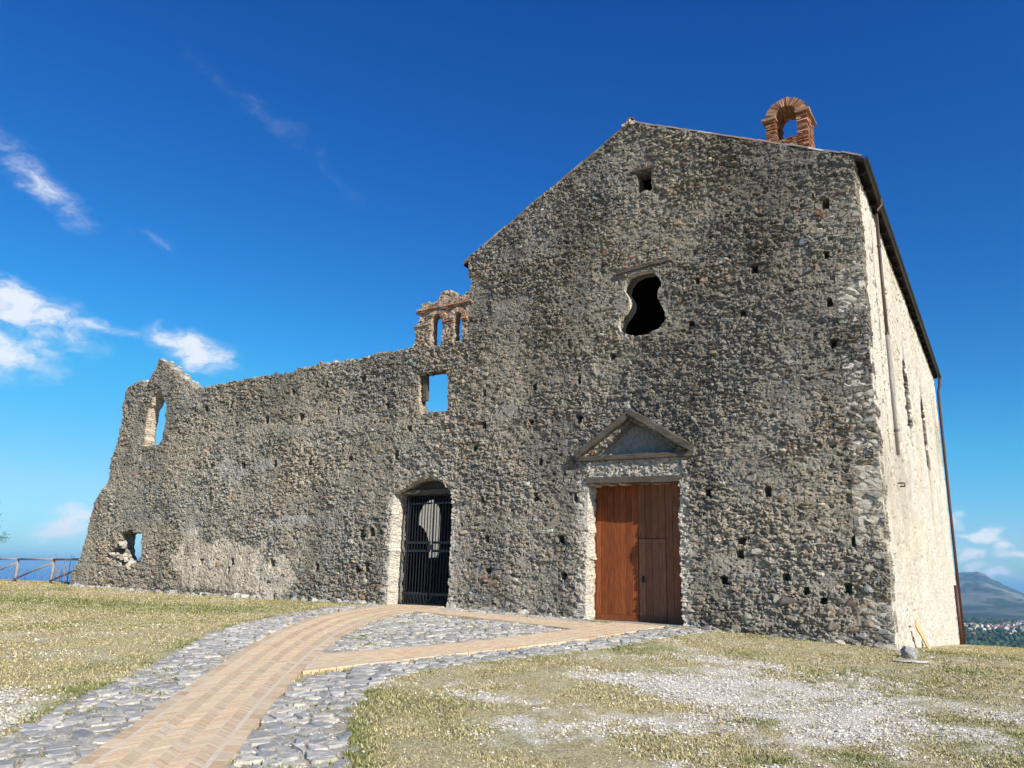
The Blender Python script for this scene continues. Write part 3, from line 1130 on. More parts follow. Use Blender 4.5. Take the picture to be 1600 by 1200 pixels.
def scatter(wall, box, cell, aspect, keep_fn, size_fn, seed, skip=None):
    """one candidate stone in each cell of a jittered, brick-like grid"""
    u0, u1, v0, v1 = box
    ch = cell / aspect
    J = np.arange(int(v0 / ch) - 1, int(v1 / ch) + 2)
    I = np.arange(int(u0 / cell) - 1, int(u1 / cell) + 2)
    I, J = [a.ravel() for a in np.meshgrid(I, J)]
    u = (I + 0.5 * (J % 2) + 0.5 + (hash2(I + 5000, J + 5000, seed) - .5) * .7) * cell
    v = (J + 0.5 + (hash2(I + 5000, J + 5000, seed + 1) - .5) * .6) * ch
    D, ins, rec, W = wall.look(u, v)
    m = ins & ~rec & (D > 0.02) & (u > u0) & (u < u1) & (v > v0) & (v < v1)
    m &= hash2(I + 5000, J + 5000, seed + 2) < keep_fn(u, v)
    if skip is not None:
        su, sv, sr = skip
        # drop small stones that fall on big ones
        for a in range(0, len(su), 400):
            q = ((np.abs(u[:, None] - su[None, a:a + 400]) < sr[None, a:a + 400, 0]) & (np.abs(v[:, None] - sv[None, a:a + 400]) < sr[None, a:a + 400, 1])).any(1)
            m &= ~q
    u, v, W, I, J = u[m], v[m], W[m], I[m], J[m]
    s = size_fn(u, v) * (0.7 + 0.6 * hash2(I + 5000, J + 5000, seed + 3))
    ok = wall.look(u, v)[0] > s * 0.75                  # keep openings and edges clear
    for a, b in PUTLOG:
        ok &= ~((np.abs(u - a) < .07 + s) & (np.abs(v - b) < .09 + s * .6))
    return u[ok], v[ok], W[ok], s[ok]


def stone_colours(n, u, v, rr):
    pick = rr.choice(len(STONE_PALETTE), n, p=STONE_W)
    c = STONE_PALETTE[pick] * np.array([1.03, 1.0, .94]) * rr.uniform(0.75, 1.25, (n, 1)) * (1 + rr.normal(0, .03, (n, 3)))
    loc = fbm(u * .35, v * .5, 3, 101)[:, None]                        # drifts of bluer and warmer stone
    c = c * (np.array([1.08, 1.0, .88]) * sstep(.42, .62, loc) + np.array([.96, 1.0, 1.05]) * (1 - sstep(.42, .62, loc)))
    for bx, bz, sx, sz, q in [(-9.4, 9.7, .8, .5, .35), (-8.0, 10.0, .7, .35, .5), (-3.2, 10.5, .5, .4, .4), (-18.2, 1.2, 1.6, .5, .3), (-12.8, 1.7, .7, .6, .2), (-9.4, 4.6, .4, .9, .15)]:
        k = (rr.uniform(size=n) < q * np.exp(-((u - bx) / sx) ** 2 - ((v - bz) / sz) ** 2))[:, None]
        c = np.where(k, np.array([.36, .19, .11]) * rr.uniform(.7, 1.2, (n, 1)), c)
    return c * weather(u, v)


def dress(wall, wall_obj, boxes, seed, n_single=300, dist=None, pale=None, dens=1.0, flat=1.0):
    """cover a wall with stones: the largest in view singly, the rest as one rubble part"""
    rr = np.random.default_rng(seed)
    big_keep = lambda u, v: dens * (1 - plaster(u, v) * .97) * (0.05 + 0.45 * sstep(2.6, 0.9, v) + 0.26 * sstep(.48, .66, fbm(u * .6, v * .9, 3, 303)))
    bu, bv, bw, bs = scatter(wall, boxes, 0.32, 1.9, big_keep, lambda u, v: 0.085 + 0.02 * sstep(4, 1, v), seed)
    n = len(bu)
    bsc = np.stack([bs * rr.uniform(.9, 1.45, n), bs * rr.uniform(.45, .8, n), rr.uniform(.035, .06, n) * flat], 1)
    brot = rr.normal(0, .14, n)
    bcol = stone_colours(n, bu, bv, rr)
    skip = (bu, bv, bsc[:, :2] * .85)
    mid_keep = lambda u, v: dens * (1 - plaster(u, v) * .9) * .50 * bare(u, v)
    mu, mv, mw, ms = scatter(wall, boxes, 0.16, 1.6, mid_keep, lambda u, v: 0.056 + 0.0 * u, seed + 20, skip)
    nm = len(mu)
    msc = np.stack([ms * rr.uniform(.9, 1.6, nm), ms * rr.uniform(.4, .85, nm), rr.uniform(.032, .052, nm) * flat], 1)
    mcol = stone_colours(nm, mu, mv, rr)
    skip2 = (np.concatenate([bu, mu]), np.concatenate([bv, mv]), np.concatenate([bsc[:, :2], msc[:, :2]]) * .8)
    su, sv, sw, s_s = scatter(wall, boxes, 0.10, 1.5, lambda u, v: dens * (1 - plaster(u, v) * .92) * .52 * bare(u, v), lambda u, v: 0.034 + 0.0 * u, seed + 40, skip2)
    ns = len(su)
    ssc = np.stack([s_s * rr.uniform(.8, 1.6, ns), s_s * rr.uniform(.4, .9, ns), rr.uniform(.025, .042, ns) * flat], 1)
    scol = stone_colours(ns, su, sv, rr)
    if pale is not None:
        for (a, b, c) in ((bu, bv, bcol), (mu, mv, mcol), (su, sv, scol)):
            k = pale(a, b)[:, None]
            c[:] = c * (1 - k) + np.array([.60, .54, .45]) * rr.uniform(.8, 1.15, (len(a), 1)) * k
    order = np.argsort(-(bsc[:, 0] * bsc[:, 1]) / np.maximum(dist(bu, bv), 1) ** 2) if n_single else np.arange(0)
    single = order[:n_single]
    rest = np.setdiff1d(np.arange(n), single)
    # single stones share the mesh data of the rock shapes
    if n_single:
        pm = ROCK_MESH
        for k in single:
            o = bpy.data.objects.new('stone', pm[int(rr.integers(len(pm)))])
            p = wall.uvw(np.array([bu[k]]), np.array([bv[k]]), np.array([bw[k] - 0.012]))[0]
            o.matrix_world = Matrix.Translation(p) @ Matrix.Rotation(-brot[k], 4, 'Y') @ Matrix.Diagonal((bsc[k, 0], bsc[k, 2], bsc[k, 1], 1))
            o.color = (*bcol[k], 1)
            COL.objects.link(o)
            o.parent = wall_obj
    parts = []
    if len(rest):
        parts.append(join_rocks(np.stack([bu, bv, bw - .012], 1)[rest], bsc[rest], brot[rest], bcol[rest], True, wall.uvw))
    parts.append(join_rocks(np.stack([mu, mv, mw - .012], 1), msc, rr.normal(0, .25, nm), mcol, False, wall.uvw))
    parts.append(join_rocks(np.stack([su, sv, sw - .008], 1), ssc, rr.normal(0, .4, ns), scol, False, wall.uvw))
    V, F, C, off = [], [], [], 0
    for a, b, c in parts:
        V.append(a); F.append(b + off); C.append(c); off += len(a)
    return np.concatenate(V), np.concatenate(F), np.concatenate(C)


def rock_meshes():
    out = []
    for V in ROCK_HI:
        me = bpy.data.meshes.new('stone')
        me.from_pydata([tuple(v) for v in V], [], [tuple(int(i) for i in f) for f in ROCK_HI_F])
        me.materials.append(M['stone_piece'])
        out.append(me)
    return out


ROCK_MESH = rock_meshes()
front_dist = lambda u, v: np.sqrt(u ** 2 + 18.15 ** 2 + (v - 1.6) ** 2)

# ---- the church
church = empty('church', (-8, 0, .55), 'tall grey rubble stone church with gabled front, plank door and small brick bellcote', 'church')
CHURCH_OUT = ragged([(-13.45, -0.3), (-2.46, -0.3), (-2.46, 11.38), (-8.1, 14.05), (-13.5, 11.13), (-13.52, 10.5), (-13.36, 10.3), (-13.45, 10.0)], 0.15, 0.018, 4,
                    keep=lambda p: abs(p[0] + 13.45) < .02 or p[1] < 0 or p[1] > 11)
door_r = ragged(DOOR_HOLE, .12, .018, 5)
cw = Wall(CHURCH_OUT, [door_r, CURVED, ragged(SQUARE, .1, .012, 2)], 0.027, lambda u, v: 0 * u + .46, relief, wall_colour, uvw_front,
          recess=(putlog_recess, tymp_recess, band_recess), splay={1: (.02, .02)}, seed=1, shallow=(1, .17))
front_wall = cw.build('front_wall', church, M['mortar'])


def pale_door(u, v):
    dd = poly_dist(u, v, DOOR_HOLE)[0]
    k = .7 * sstep(.34, .08, dd) * (v < 4.0)
    k = np.maximum(k, .55 * ((u > -9.4) & (u < -6.7) & (v > 4.0) & (v < 4.65)))
    dg = poly_dist(u, v, GATE_HOLE)[0]
    return np.maximum(k, .7 * sstep(.26, .06, dg) * (v < 3.9))


V, F, C = dress(cw, front_wall, (-13.6, -2.4, 0.2, 14), 21, 300, front_dist, pale_door)
o = mesh('rubble', V, F, M['stone'], front_wall, C)
tag(o, kind='stuff')

# right hand side wall, cream and sunlit
WIN_SIDE = [[(7.2, 6.25), (8.7, 6.25), (8.7, 7.9), (8.3, 8.4), (7.6, 8.4), (7.2, 7.9)], [(12.6, 5.75), (14.4, 5.75), (14.4, 7.8), (13.9, 8.4), (13.1, 8.4), (12.6, 7.8)],
            [(3.75, 8.05), (4.0, 8.05), (4.0, 8.5), (3.75, 8.5)]]


def side_relief(u, v):
    d1, d2, i1 = worley(u / 0.26, v / 0.12, 31)
    low = sstep(3.5, 1.0, v)
    h = (fbm(u * .5, v * .5, 3, 12) - .5) * .07 + (fbm(u * 6, v * 6, 4, 14, .6) - .5) * .03
    h = h + (0.5 - d1) * (0.015 + .02 * low)
    pit = i1 > (0.915 - .09 * low - .05 * sstep(.5, .65, fbm(u * .4, v * .4, 3, 15)))
    h = h - pit * .085 * sstep(.48, .25, d1)
    return h - .05 * (fbm(u * 2.2, v * 7, 3, 16) > .70)


def side_colour(u, v, depth=None):
    n = fbm(u * .5, v * .5, 4, 87)[:, None]
    n2 = fbm(u * 1.5, v * 5, 4, 88, .6)[:, None]
    streak = fbm(u * .5, v * .25, 4, 89)[:, None]
    c = np.array([.555, .505, .415]) * (1 - sstep(.4, .65, n)) + np.array([.53, .465, .36]) * sstep(.4, .65, n)
    c = c * (.80 + .38 * n2)
    c = c * (1 - .30 * sstep(.54, .70, streak) * sstep(.3, 6, v)[:, None])
    lowgrey = sstep(3.0, .8, v)[:, None] * .5
    c = c * (1 - lowgrey) + np.array([.53, .49, .42]) * (.8 + .4 * n2) * lowgrey
    for a, b in ((7.95, 6.4), (13.5, 6.0)):            # dark streaks at the slit windows, shade put into the colour
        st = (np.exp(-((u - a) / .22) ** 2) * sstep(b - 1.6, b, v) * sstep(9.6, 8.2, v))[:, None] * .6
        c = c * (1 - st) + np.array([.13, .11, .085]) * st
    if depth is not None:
        c = np.where((v > 5)[:, None] & (v < 9)[:, None] & (u > .5)[:, None] & (u < 22)[:, None], np.array([.12, .10, .08]), c)  # window reveals coloured dark so the sunlit faces read as shaded
    return c


SIDE_OUT = ragged([(0.0, -1.5), (22.5, -2.5), (22.5, 11.2), (0.0, 11.2)], .3, .01, 9, keep=lambda p: p[0] < .01)
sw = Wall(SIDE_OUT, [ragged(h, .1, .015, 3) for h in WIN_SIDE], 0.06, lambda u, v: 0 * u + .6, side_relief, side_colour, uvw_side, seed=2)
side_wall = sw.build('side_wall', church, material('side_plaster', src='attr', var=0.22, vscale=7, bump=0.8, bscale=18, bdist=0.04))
tag(side_wall, 'cream sunlit plastered side wall')
# corner stones where front and side meet
rr = np.random.default_rng(44)
P, SCL, CLR = [], [], []
z = 0.25
while z < 11.0:
    h = rr.uniform(.05, .10)
    hw = rr.uniform(.06, .2)
    if rr.uniform() < .45:
        z += 2 * h
        continue
    P.append((-2.448 - hw, z + h, 0.0)); SCL.append((hw, h * rr.uniform(.7, 1.0), rr.uniform(.03, .055))); CLR.append(STONE_PALETTE[rr.integers(0, 5)] * rr.uniform(.8, 1.2))
    z += 2 * h * rr.uniform(.85, 1.2)
Vq, Fq, Cq = join_rocks(np.array(P), np.array(SCL), rr.normal(0, .05, len(P)), np.array(CLR), True, uvw_front)
tag(mesh('corner_stones', Vq, Fq, M['stone'], front_wall, Cq), kind='stuff')

# back and left walls, interior closed by the roof
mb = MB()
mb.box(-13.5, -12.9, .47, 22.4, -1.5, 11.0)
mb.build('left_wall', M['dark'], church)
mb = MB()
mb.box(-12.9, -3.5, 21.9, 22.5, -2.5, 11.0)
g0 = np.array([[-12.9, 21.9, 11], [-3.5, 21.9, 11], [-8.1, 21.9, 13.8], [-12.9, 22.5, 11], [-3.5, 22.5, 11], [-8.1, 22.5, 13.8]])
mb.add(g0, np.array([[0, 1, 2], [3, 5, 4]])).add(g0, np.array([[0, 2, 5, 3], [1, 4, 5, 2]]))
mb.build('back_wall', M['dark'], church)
roof_root = None
mb = MB()
for (x0, z0), (x1, z1) in (((-8.1, 14.0), (-13.78, 10.93)), ((-8.1, 14.0), (-2.27, 11.24))):
    d = np.array([x1 - x0, z1 - z0]); d = d / np.hypot(*d)
    nn = np.array([-d[1], d[0]]); nn = nn if nn[1] > 0 else -nn
    for ya, yb in ((.12, 22.75),):
        q = []
        for y in (ya, yb):
            skew = SIDE_DX * y if x1 > -5 else 0
            for (x, z, k) in ((x0, z0, 0), (x1 + skew, z1, 0), (x1 + skew, z1, .07), (x0, z0, .07)):
                q.append((x + nn[0] * k, y, z + nn[1] * k))
        mb.add(q, np.array([[0, 1, 2, 3], [4, 7, 6, 5], [0, 4, 5, 1], [1, 5, 6, 2], [2, 6, 7, 3], [3, 7, 4, 0]]))
roof = mb.build('roof', M['soffit'], church)
# curved tiles along the gable edges
hm, hf = [], []
for i in range(2):
    for k in range(7):
        t = math.pi * k / 6
        r = (.085, .07)[i]
        hm.append((i * .46 - .23, math.cos(t) * r, math.sin(t) * r * .8))
for k in range(6):
    hf.append((k, k + 1, 7 + k + 1, 7 + k))
inner = [(x, y * .82, z * .82 - .004) for x, y, z in hm]
nb = len(hm)
hm2 = hm + inner
hf2 = hf + [(nb + b, nb + a, nb + d, nb + c) for a, b, c, d in hf] + [(0, nb, nb + 1, 1)]
for k in range(6):
    hf2.append((k, nb + k, nb + k + 1, k + 1)); hf2.append((7 + k, 7 + k + 1, nb + 7 + k + 1, nb + 7 + k))
tile_me = bpy.data.meshes.new('roof_tile')
tile_me.from_pydata(hm2, [], hf2)
tile_me.materials.append(M['tile'])
TILE_COL = [(.25, .16, .115), (.22, .165, .135), (.36, .32, .27), (.29, .19, .135), (.19, .165, .145), (.40, .36, .31)]
rr = np.random.default_rng(8)
for (x0, z0), (x1, z1) in (((-8.1, 14.0), (-13.7, 10.97)), ((-8.1, 14.0), (-2.31, 11.26))):
    L = math.hypot(x1 - x0, z1 - z0)
    ang = math.atan2(z1 - z0, x1 - x0)
    n = int(L / .42)
    for row, yy in ((0, .03), (1, .22), (2, .41)):
        for i in range(n):
            s = (i + .5) / n
            o = bpy.data.objects.new('roof_tile', tile_me)
            o.matrix_world = Matrix.Translation((x0 + (x1 - x0) * s, yy + rr.normal(0, .012), z0 + (z1 - z0) * s + .05 + rr.normal(0, .006))) @ \
                Matrix.Rotation(-ang, 4, 'Y') @ Matrix.Rotation(rr.normal(0, .03), 4, 'Z')
            o.color = (*TILE_COL[int(rr.integers(len(TILE_COL)))], 1)
            COL.objects.link(o)
            o.parent = roof
# ribbed tile field behind
mbr = MB()
for (x0, z0), (x1, z1) in (((-8.1, 14.0), (-13.7, 10.97)), ((-8.1, 14.0), (-2.31, 11.26))):
    ys = np.arange(.55, 22.6, .095)
    hh = np.where(np.arange(len(ys)) % 2 == 0, .09, .16)
    A = np.stack([np.full(len(ys), x0), ys, z0 + hh], 1)
    B = np.stack([np.full(len(ys), x1) + (SIDE_DX * ys if x1 > -5 else 0), ys, z1 + hh], 1)
    i = np.arange(len(ys) - 1)
    mbr.add(np.concatenate([A, B]), np.stack([i, i + 1, i + 1 + len(ys), i + len(ys)], 1))
tag(mbr.build('tile_field', M['roof'], roof), kind='stuff')
rid = []
for i, yy in enumerate(np.arange(.1, 22.4, .45)):
    if i > 30:
        break
    o = bpy.data.objects.new('ridge_tile', tile_me)
    o.matrix_world = Matrix.Translation((-8.1, yy + .1, 14.12)) @ Matrix.Rotation(math.pi / 2, 4, 'Z') @ Matrix.Diagonal((1.0, 1.5, 1.3, 1))
    o.color = (*TILE_COL[i % 6], 1)
    COL.objects.link(o)
    o.parent = roof
# lump of mortar at the apex
Vq, Fq, Cq = join_rocks(np.array([[-8.12, 14.06, .02], [-8.02, 14.0, .02], [-8.24, 13.98, .02]]), np.array([[.12, .10, .12], [.1, .08, .1], [.1, .07, .1]]), np.zeros(3),
                        np.array([[.46, .40, .33]] * 3), True, uvw_front)
mesh('apex_stone', Vq, Fq, M['stone'], roof, Cq)
# rafters under the right eave, gutter, downpipes
for yy in np.arange(.5, 22.4, .95):
    V, F = beam((-2.75 + SIDE_DX * yy, yy, 11.36), (-2.31 + SIDE_DX * yy, yy, 11.15), .1, .12, int(yy * 10), .003, 3)
    mesh('rafter_end', V, F, M['soffit'], roof)
seg = 9
GV, GF = [], []
for i, yy in enumerate((-.12, 22.8)):
    for rad in (.07, .058):
        for k in range(seg):
            t = math.pi + math.pi * k / (seg - 1)
            GV.append((-2.215 + SIDE_DX * yy + rad * math.cos(t), yy, 11.25 + rad * math.sin(t)))
for lay in (0, 1):
    for k in range(seg - 1):
        a = lay * seg + k
        GF.append((a, a + 1, a + 1 + 2 * seg, a + 2 * seg))
for k in range(seg - 1):
    GF.append((k, seg + k, seg + k + 1, k + 1))
for k in (0, seg - 1):
    GF.append((k, k + 2 * seg, k + 3 * seg, k + seg))
gut = mesh('gutter', GV, np.array(GF), M['gutter'], church)
for yy in np.arange(.4, 22.5, 1.1):
    mb = MB().box(-2.30 + SIDE_DX * yy, -2.135 + SIDE_DX * yy, yy - .012, yy + .012, 11.255, 11.272)
    mb.build('bracket', M['gutter'], gut)
X = lambda y: -2.46 + SIDE_DX * y
dp = tube_obj('downpipe', [(-2.22, 2.25, 11.2), (-2.22, 2.25, 11.05), (-2.28, 2.2, 10.9), (-2.34, 2.15, 10.75), (-2.34, 2.13, 9), (-2.34, 2.13, 7.6)], .04, M['pipe'], church)
tube_obj('lower_length', [(-2.34, 2.13, 7.62), (-2.34, 2.13, 4.62)], .045, material('zinc', base=(.27, .245, .22), var=.3, vscale=3, rough=.5, bump=.1), dp)
for zz in (9.9, 7.6, 5.2):
    V, F, T = tube([(-2.34, 2.13, zz - .03), (-2.34, 2.13, zz + .03)], .054, 8)
    mesh('clip', V, [F, T], M['pipe'], dp)
tube_obj('downpipe', [(X(22.6) + .24, 22.62, 11.2), (X(22.6) + .2, 22.62, 10.8), (X(22.6) + .12, 22.58, 10.5), (X(22.6) + .10, 22.55, 5), (X(22.6) + .10, 22.55, -.9)], .06, M['rust_pipe'], church)
tube_obj('downpipe', [(X(20.6) + .09, 20.7, 1.75), (X(20.6) + .09, 20.7, .3), (X(20.6) + .09, 20.75, -.8)], .07, M['rust_pipe'], church)
tube_obj('wall_ring', [(X(2.9) + .02, 2.9, 4.05), (X(2.9) + .16, 2.9, 4.05), (X(2.9) + .16, 3.0, 3.98), (X(2.9) + .05, 3.0, 3.98)], .018, M['iron'], church)

# door


def piece(name, V, F, mat, parent, colour):
    o = mesh(name, V, F, mat, parent)
    o.color = (*colour, 1)
    return o


def plank(parent, x0, x1, z0, z1, y=.5, t=.05, colour=(.30, .10, .04), name='plank', seed=0):
    rr = np.random.default_rng(seed)
    b = .005
    x0, x1 = x0 + .0025, x1 - .0025
    yo = y + rr.uniform(-.004, .004)
    V = [(x0, yo + b, z0), (x0 + b, yo, z0), (x1 - b, yo, z0), (x1, yo + b, z0), (x1, yo + t, z0), (x0, yo + t, z0)]
    V = V + [(a, c, z1) for a, c, _ in V]
    F4 = [(i, (i + 1) % 6, 6 + (i + 1) % 6, 6 + i) for i in range(6)] + [(6, 7, 10, 11), (7, 8, 9, 10), (0, 5, 4, 1), (1, 4, 3, 2)]
    k = rr.uniform(.72, 1.2)
    return piece(name, np.array(V), np.array(F4), M['door'], parent, tuple(c * k for c in colour))


def leaf(name, x0, x1, z0, z1, y):
    return MB().box(x0, x1, y + .052, y + .075, z0, z1).build(name, M['dark'], church)


ZB = .60
RED, BRN = (.225, .066, .023), (.245, .100, .050)
l1 = leaf('door_leaf', -9.5, -8.25, ZB + .03, 4.02, .5)
xs = [-9.5, -9.42, -9.27, -9.09, -8.91, -8.74, -8.58, -8.42, -8.245]
for i in range(8):
    plank(l1, xs[i], xs[i + 1], ZB + .17, 4.02, .5, colour=RED, seed=i)
plank(l1, -9.44, -8.245, ZB + .02, ZB + .165, .495, .055, RED, 'bottom_rail', 20)
l2 = leaf('door_leaf', -8.24, -6.9, ZB + .03, 4.02, .5)
xs = [-8.24, -8.06, -7.88, -7.70, -7.51]
for i in range(4):
    plank(l2, xs[i], xs[i + 1], 2.64, 4.02, .5, colour=BRN, seed=30 + i)
xs = [-7.505, -7.32, -7.14, -6.9]
for i in range(3):
    plank(l2, xs[i], xs[i + 1], ZB + .17, 4.02, .5, colour=BRN, seed=40 + i)
plank(l2, -7.505, -6.9, ZB + .02, ZB + .165, .495, .055, BRN, 'bottom_rail', 21)
wk = leaf('wicket_door', -8.24, -7.51, ZB + .03, 2.62, .5)
xs = [-8.237, -8.05, -7.87, -7.69, -7.515]
for i in range(4):
    plank(wk, xs[i], xs[i + 1], ZB + .17, 2.62, .508, colour=(.26, .115, .060), seed=50 + i)
plank(wk, -8.237, -7.515, ZB + .02, ZB + .165, .50, .055, BRN, 'bottom_rail', 22)
tube_obj('knob', [(-8.10, .5, 1.66), (-8.10, .44, 1.66), (-8.10, .43, 1.66)], [.02, .035, .02], M['iron'], wk)
MB().box(-8.15, -8.08, .496, .504, 1.56, 1.72).build('lock_plate', M['iron'], wk)
MB().box(-9.62, -6.6, -.06, .62, ZB - .3, ZB + .015).build('threshold', material('sill_stone', base=(.36, .36, .35), var=.25, vscale=7, bump=.5), church)

# timbers over the openings
def timber(name, p0, p1, w, h, seed, parent=church, amp=.008):
    V, F = beam(p0, p1, w, h, seed, amp, 12)
    return mesh(name, V, F, M['timber'], parent)


timber('lintel', (-9.42, .10, 4.075), (-6.84, .10, 4.02), .34, .17, 1)
timber('pediment_base_beam', (-9.66, .02, 4.64), (-6.58, .02, 4.60), .26, .13, 2)
V, F = beam((-9.68, -.02, 4.72), (-8.10, -.02, 5.76), .34, .18, 3, .008, 12); mesh('pediment_rafter', V, F, M['timber'], church)
V, F = beam((-8.16, -.03, 5.76), (-6.56, -.03, 4.74), .36, .17, 4, .008, 12); mesh('pediment_rafter', V, F, M['timber'], church)
timber('window_lintel', (-8.52, .02, 9.60), (-7.02, .02, 9.70), .26, .09, 5)
timber('window_lintel', (-8.10, .04, 12.49), (-7.42, .04, 12.48), .24, .07, 6)

# brick bellcote on the roof edge
bell = MB().box(-4.42, -4.26, .20, .80, 11.6, 12.9).box(-3.60, -3.48, .20, .80, 11.6, 12.9).box(-4.26, -3.60, .20, .80, 11.6, 12.30).build('bell_cote', M['dark'], church)
rr = np.random.default_rng(5)
BCOL = [(.36, .135, .06), (.30, .105, .045), (.42, .20, .105), (.34, .16, .085), (.22, .085, .045), (.42, .26, .165)]


def bell_brick(V, c=None):
    c = np.array(c if c is not None else BCOL[int(rr.integers(len(BCOL)))]) * rr.uniform(.8, 1.15)
    V = np.asarray(V) + rr.normal(0, .006, (8, 3)) + rr.normal(0, .006, 3)
    return piece('brick', V, BOXF, M['bell_brick'], bell, tuple(c))


zc, k = 11.62, 0
while zc < 12.93:
    h = .052
    full = zc < 12.36
    spans = [(-4.46, -4.20), (-3.70, -3.44)]
    if full:
        spans = [(-4.46, -4.20), (-4.20, -3.95), (-3.95, -3.70), (-3.70, -3.44)]
    for a, b in spans:
        if k % 2 == 0:
            for y0, y1 in ((.13, .36), (.36, .60), (.60, .88)):
                bell_brick(boxv(a + .004, b - .004, y0 + rr.normal(0, .006), y1 - .008, zc, zc + h - .017))
        else:
            mid = (a + b) / 2
            for a2, b2 in ((a, mid), (mid, b)):
                for y0, y1 in ((.13, .50), (.50, .88)):
                    bell_brick(boxv(a2 + .004, b2 - .004, y0 + rr.normal(0, .006), y1 - .008, zc, zc + h - .017))
    zc += h
    k += 1
for a, b in ((-4.53, -4.18), (-3.72, -3.37)):                       # projecting impost course
    for y0, y1 in ((.07, .50), (.50, .94)):
        bell_brick(boxv(a, b, y0, y1 - .006, zc, zc + .05), (.36, .20, .12))
zc += .05
n = 25
for i in range(n):                                                   # arch ring
    t0, t1 = math.pi * i / n + .008, math.pi * (i + 1) / n - .008
    for y0, y1 in ((.12, .37), (.375, .62), (.625, .88)):
        ri, ro = .26, .50 + rr.normal(0, .008)
        q = [(ri, t0), (ro, t0), (ro, t1), (ri, t1)]
        V = [(-3.95 - r * math.cos(t), y0, zc + r * math.sin(t) * .92) for r, t in q] + [(-3.95 - r * math.cos(t), y1, zc + r * math.sin(t) * .92) for r, t in q]
        bell_brick(V, (.42, .245, .15) if i % 3 else None)

# ---- the ruined wing
ruin = empty('ruined_wall', (-22, 0, .7), 'long roofless ruined rubble wall with broken gable end, joined to the church', 'ruined wall')
ruin['kind'] = 'thing'
LEFT = [(-33.2, 0.79), (-33.15, 1.19), (-32.93, 1.59), (-32.69, 1.91), (-32.53, 2.54), (-32.4, 3.26), (-32.22, 3.8), (-32.18, 4.26), (-31.73, 4.71), (-31.4, 5.01), (-31.48, 5.62),
        (-31.41, 5.98), (-31.26, 6.35), (-31.08, 6.9), (-31.11, 7.37), (-31.07, 7.84), (-31.19, 8.19), (-31.09, 8.56), (-31.01, 8.89), (-30.41, 9.06), (-29.95, 9.11),
        (-29.74, 8.75), (-29.59, 8.88), (-29.29, 9.27), (-29.15, 9.68), (-29.05, 9.88), (-28.64, 9.75), (-28.21, 9.46), (-27.7, 9.13), (-27.21, 8.84), (-26.66, 8.55), (-26.63, 8.37),
        (-25.87, 8.33), (-25.07, 8.37), (-23.7, 8.39), (-22.5, 8.38), (-21.37, 8.39), (-20.89, 8.31), (-20.84, 8.45), (-19.96, 8.45), (-19.0, 8.47), (-17.88, 8.44), (-17.06, 8.52),
        (-16.27, 8.49), (-15.79, 8.49), (-15.53, 8.57), (-15.45, 8.71), (-15.45, 9.08), (-15.44, 9.21), (-15.38, 9.26), (-15.36, 9.5), (-15.38, 9.72), (-15.27, 9.79), (-15.28, 9.94),
        (-15.13, 9.91), (-14.89, 9.83), (-14.67, 9.93), (-14.54, 10.14), (-14.29, 10.17), (-14.04, 10.08), (-13.89, 9.91), (-13.7, 9.97), (-13.57, 10.02), (-13.45, 10.02)]
RUIN_OUT = ragged([(-13.45, -.3), (-33.3, -.3)][::-1][:0] + [(-33.3, -.3)] + LEFT + [(-13.45, -.3)], .13, .028, 14, keep=lambda p: p[0] > -13.5 or p[1] < 0)
ARCH_L = [(-14.84, 8.47), (-14.86, 9.27), (-14.82, 9.38), (-14.73, 9.46), (-14.62, 9.48), (-14.50, 9.42), (-14.43, 9.26), (-14.40, 8.44)]
ARCH_R = [(-13.98, 8.47), (-13.99, 9.20), (-13.95, 9.35), (-13.86, 9.43), (-13.77, 9.38), (-13.70, 9.2), (-13.65, 8.46)]
SQ_WIN = [(-15.16, 6.36), (-14.08, 6.36), (-14.10, 7.62), (-15.24, 7.62)]
TALL = [(-29.29, 7.91), (-29.1, 8.08), (-29.01, 8.35), (-28.73, 8.46), (-28.39, 8.24), (-28.15, 7.94), (-28.11, 7.3), (-28.12, 6.68), (-28.27, 6.33), (-28.84, 6.28), (-29.38, 6.32), (-29.36, 7.23)]
BREACH = [(-30.01, 2.92), (-29.57, 3.01), (-28.97, 2.96), (-28.58, 2.87), (-28.46, 2.36), (-28.42, 1.86), (-28.67, 1.69), (-28.98, 1.77), (-29.54, 1.64), (-29.75, 1.75), (-29.9, 2.1), (-30.05, 2.4)]
BREACH_DIP = [(-30.85, 1.97), (-30.35, 1.84), (-29.6, 1.62), (-29.8, 2.5), (-30.1, 2.7), (-30.17, 2.36), (-30.72, 2.1)]


def ruin_thick(u, v):
    t = .64 + 0 * u
    return np.where(v > 6.1, np.where(u > -20, np.where(v > 8.3, .28, .34), .50), t)


def ruin_colour(u, v, depth=None):
    c = wall_colour(u, v, depth)
    n2 = fbm(u * 5, v * 5, 3, 178, .6)[:, None]
    if depth is not None:
        dt = poly_dist(u, v, TALL)[0]
        k = (dt < .1)[:, None]
        c = np.where(k, np.array([.60, .50, .38]) * (.8 + .4 * n2), c)
        ds = np.minimum(poly_dist(u, v, SQ_WIN)[0], np.minimum(poly_dist(u, v, ARCH_L)[0], poly_dist(u, v, ARCH_R)[0]))
        c = np.where((ds < .1)[:, None], np.array([.52, .42, .31]) * (.8 + .4 * n2), c)
    bel = ((u > -15.6) & (v > 8.5))[:, None]
    c = np.where(bel, np.array([.44, .33, .24]) * (.7 + .6 * n2), c)
    band = (sstep(6.15, 6.3, v) * sstep(6.75, 6.6, v) * (u > -27) * (u < -16.5))[:, None] * .5
    return c * (1 - band) + np.array([.40, .345, .26]) * (.8 + .4 * n2) * band


def dip_recess(u, v, w):
    m = inside_poly(u, v, BREACH_DIP)
    return np.where(m, -.36 + (fbm(u * 4, v * 4, 3, 5) - .5) * .35, w), m


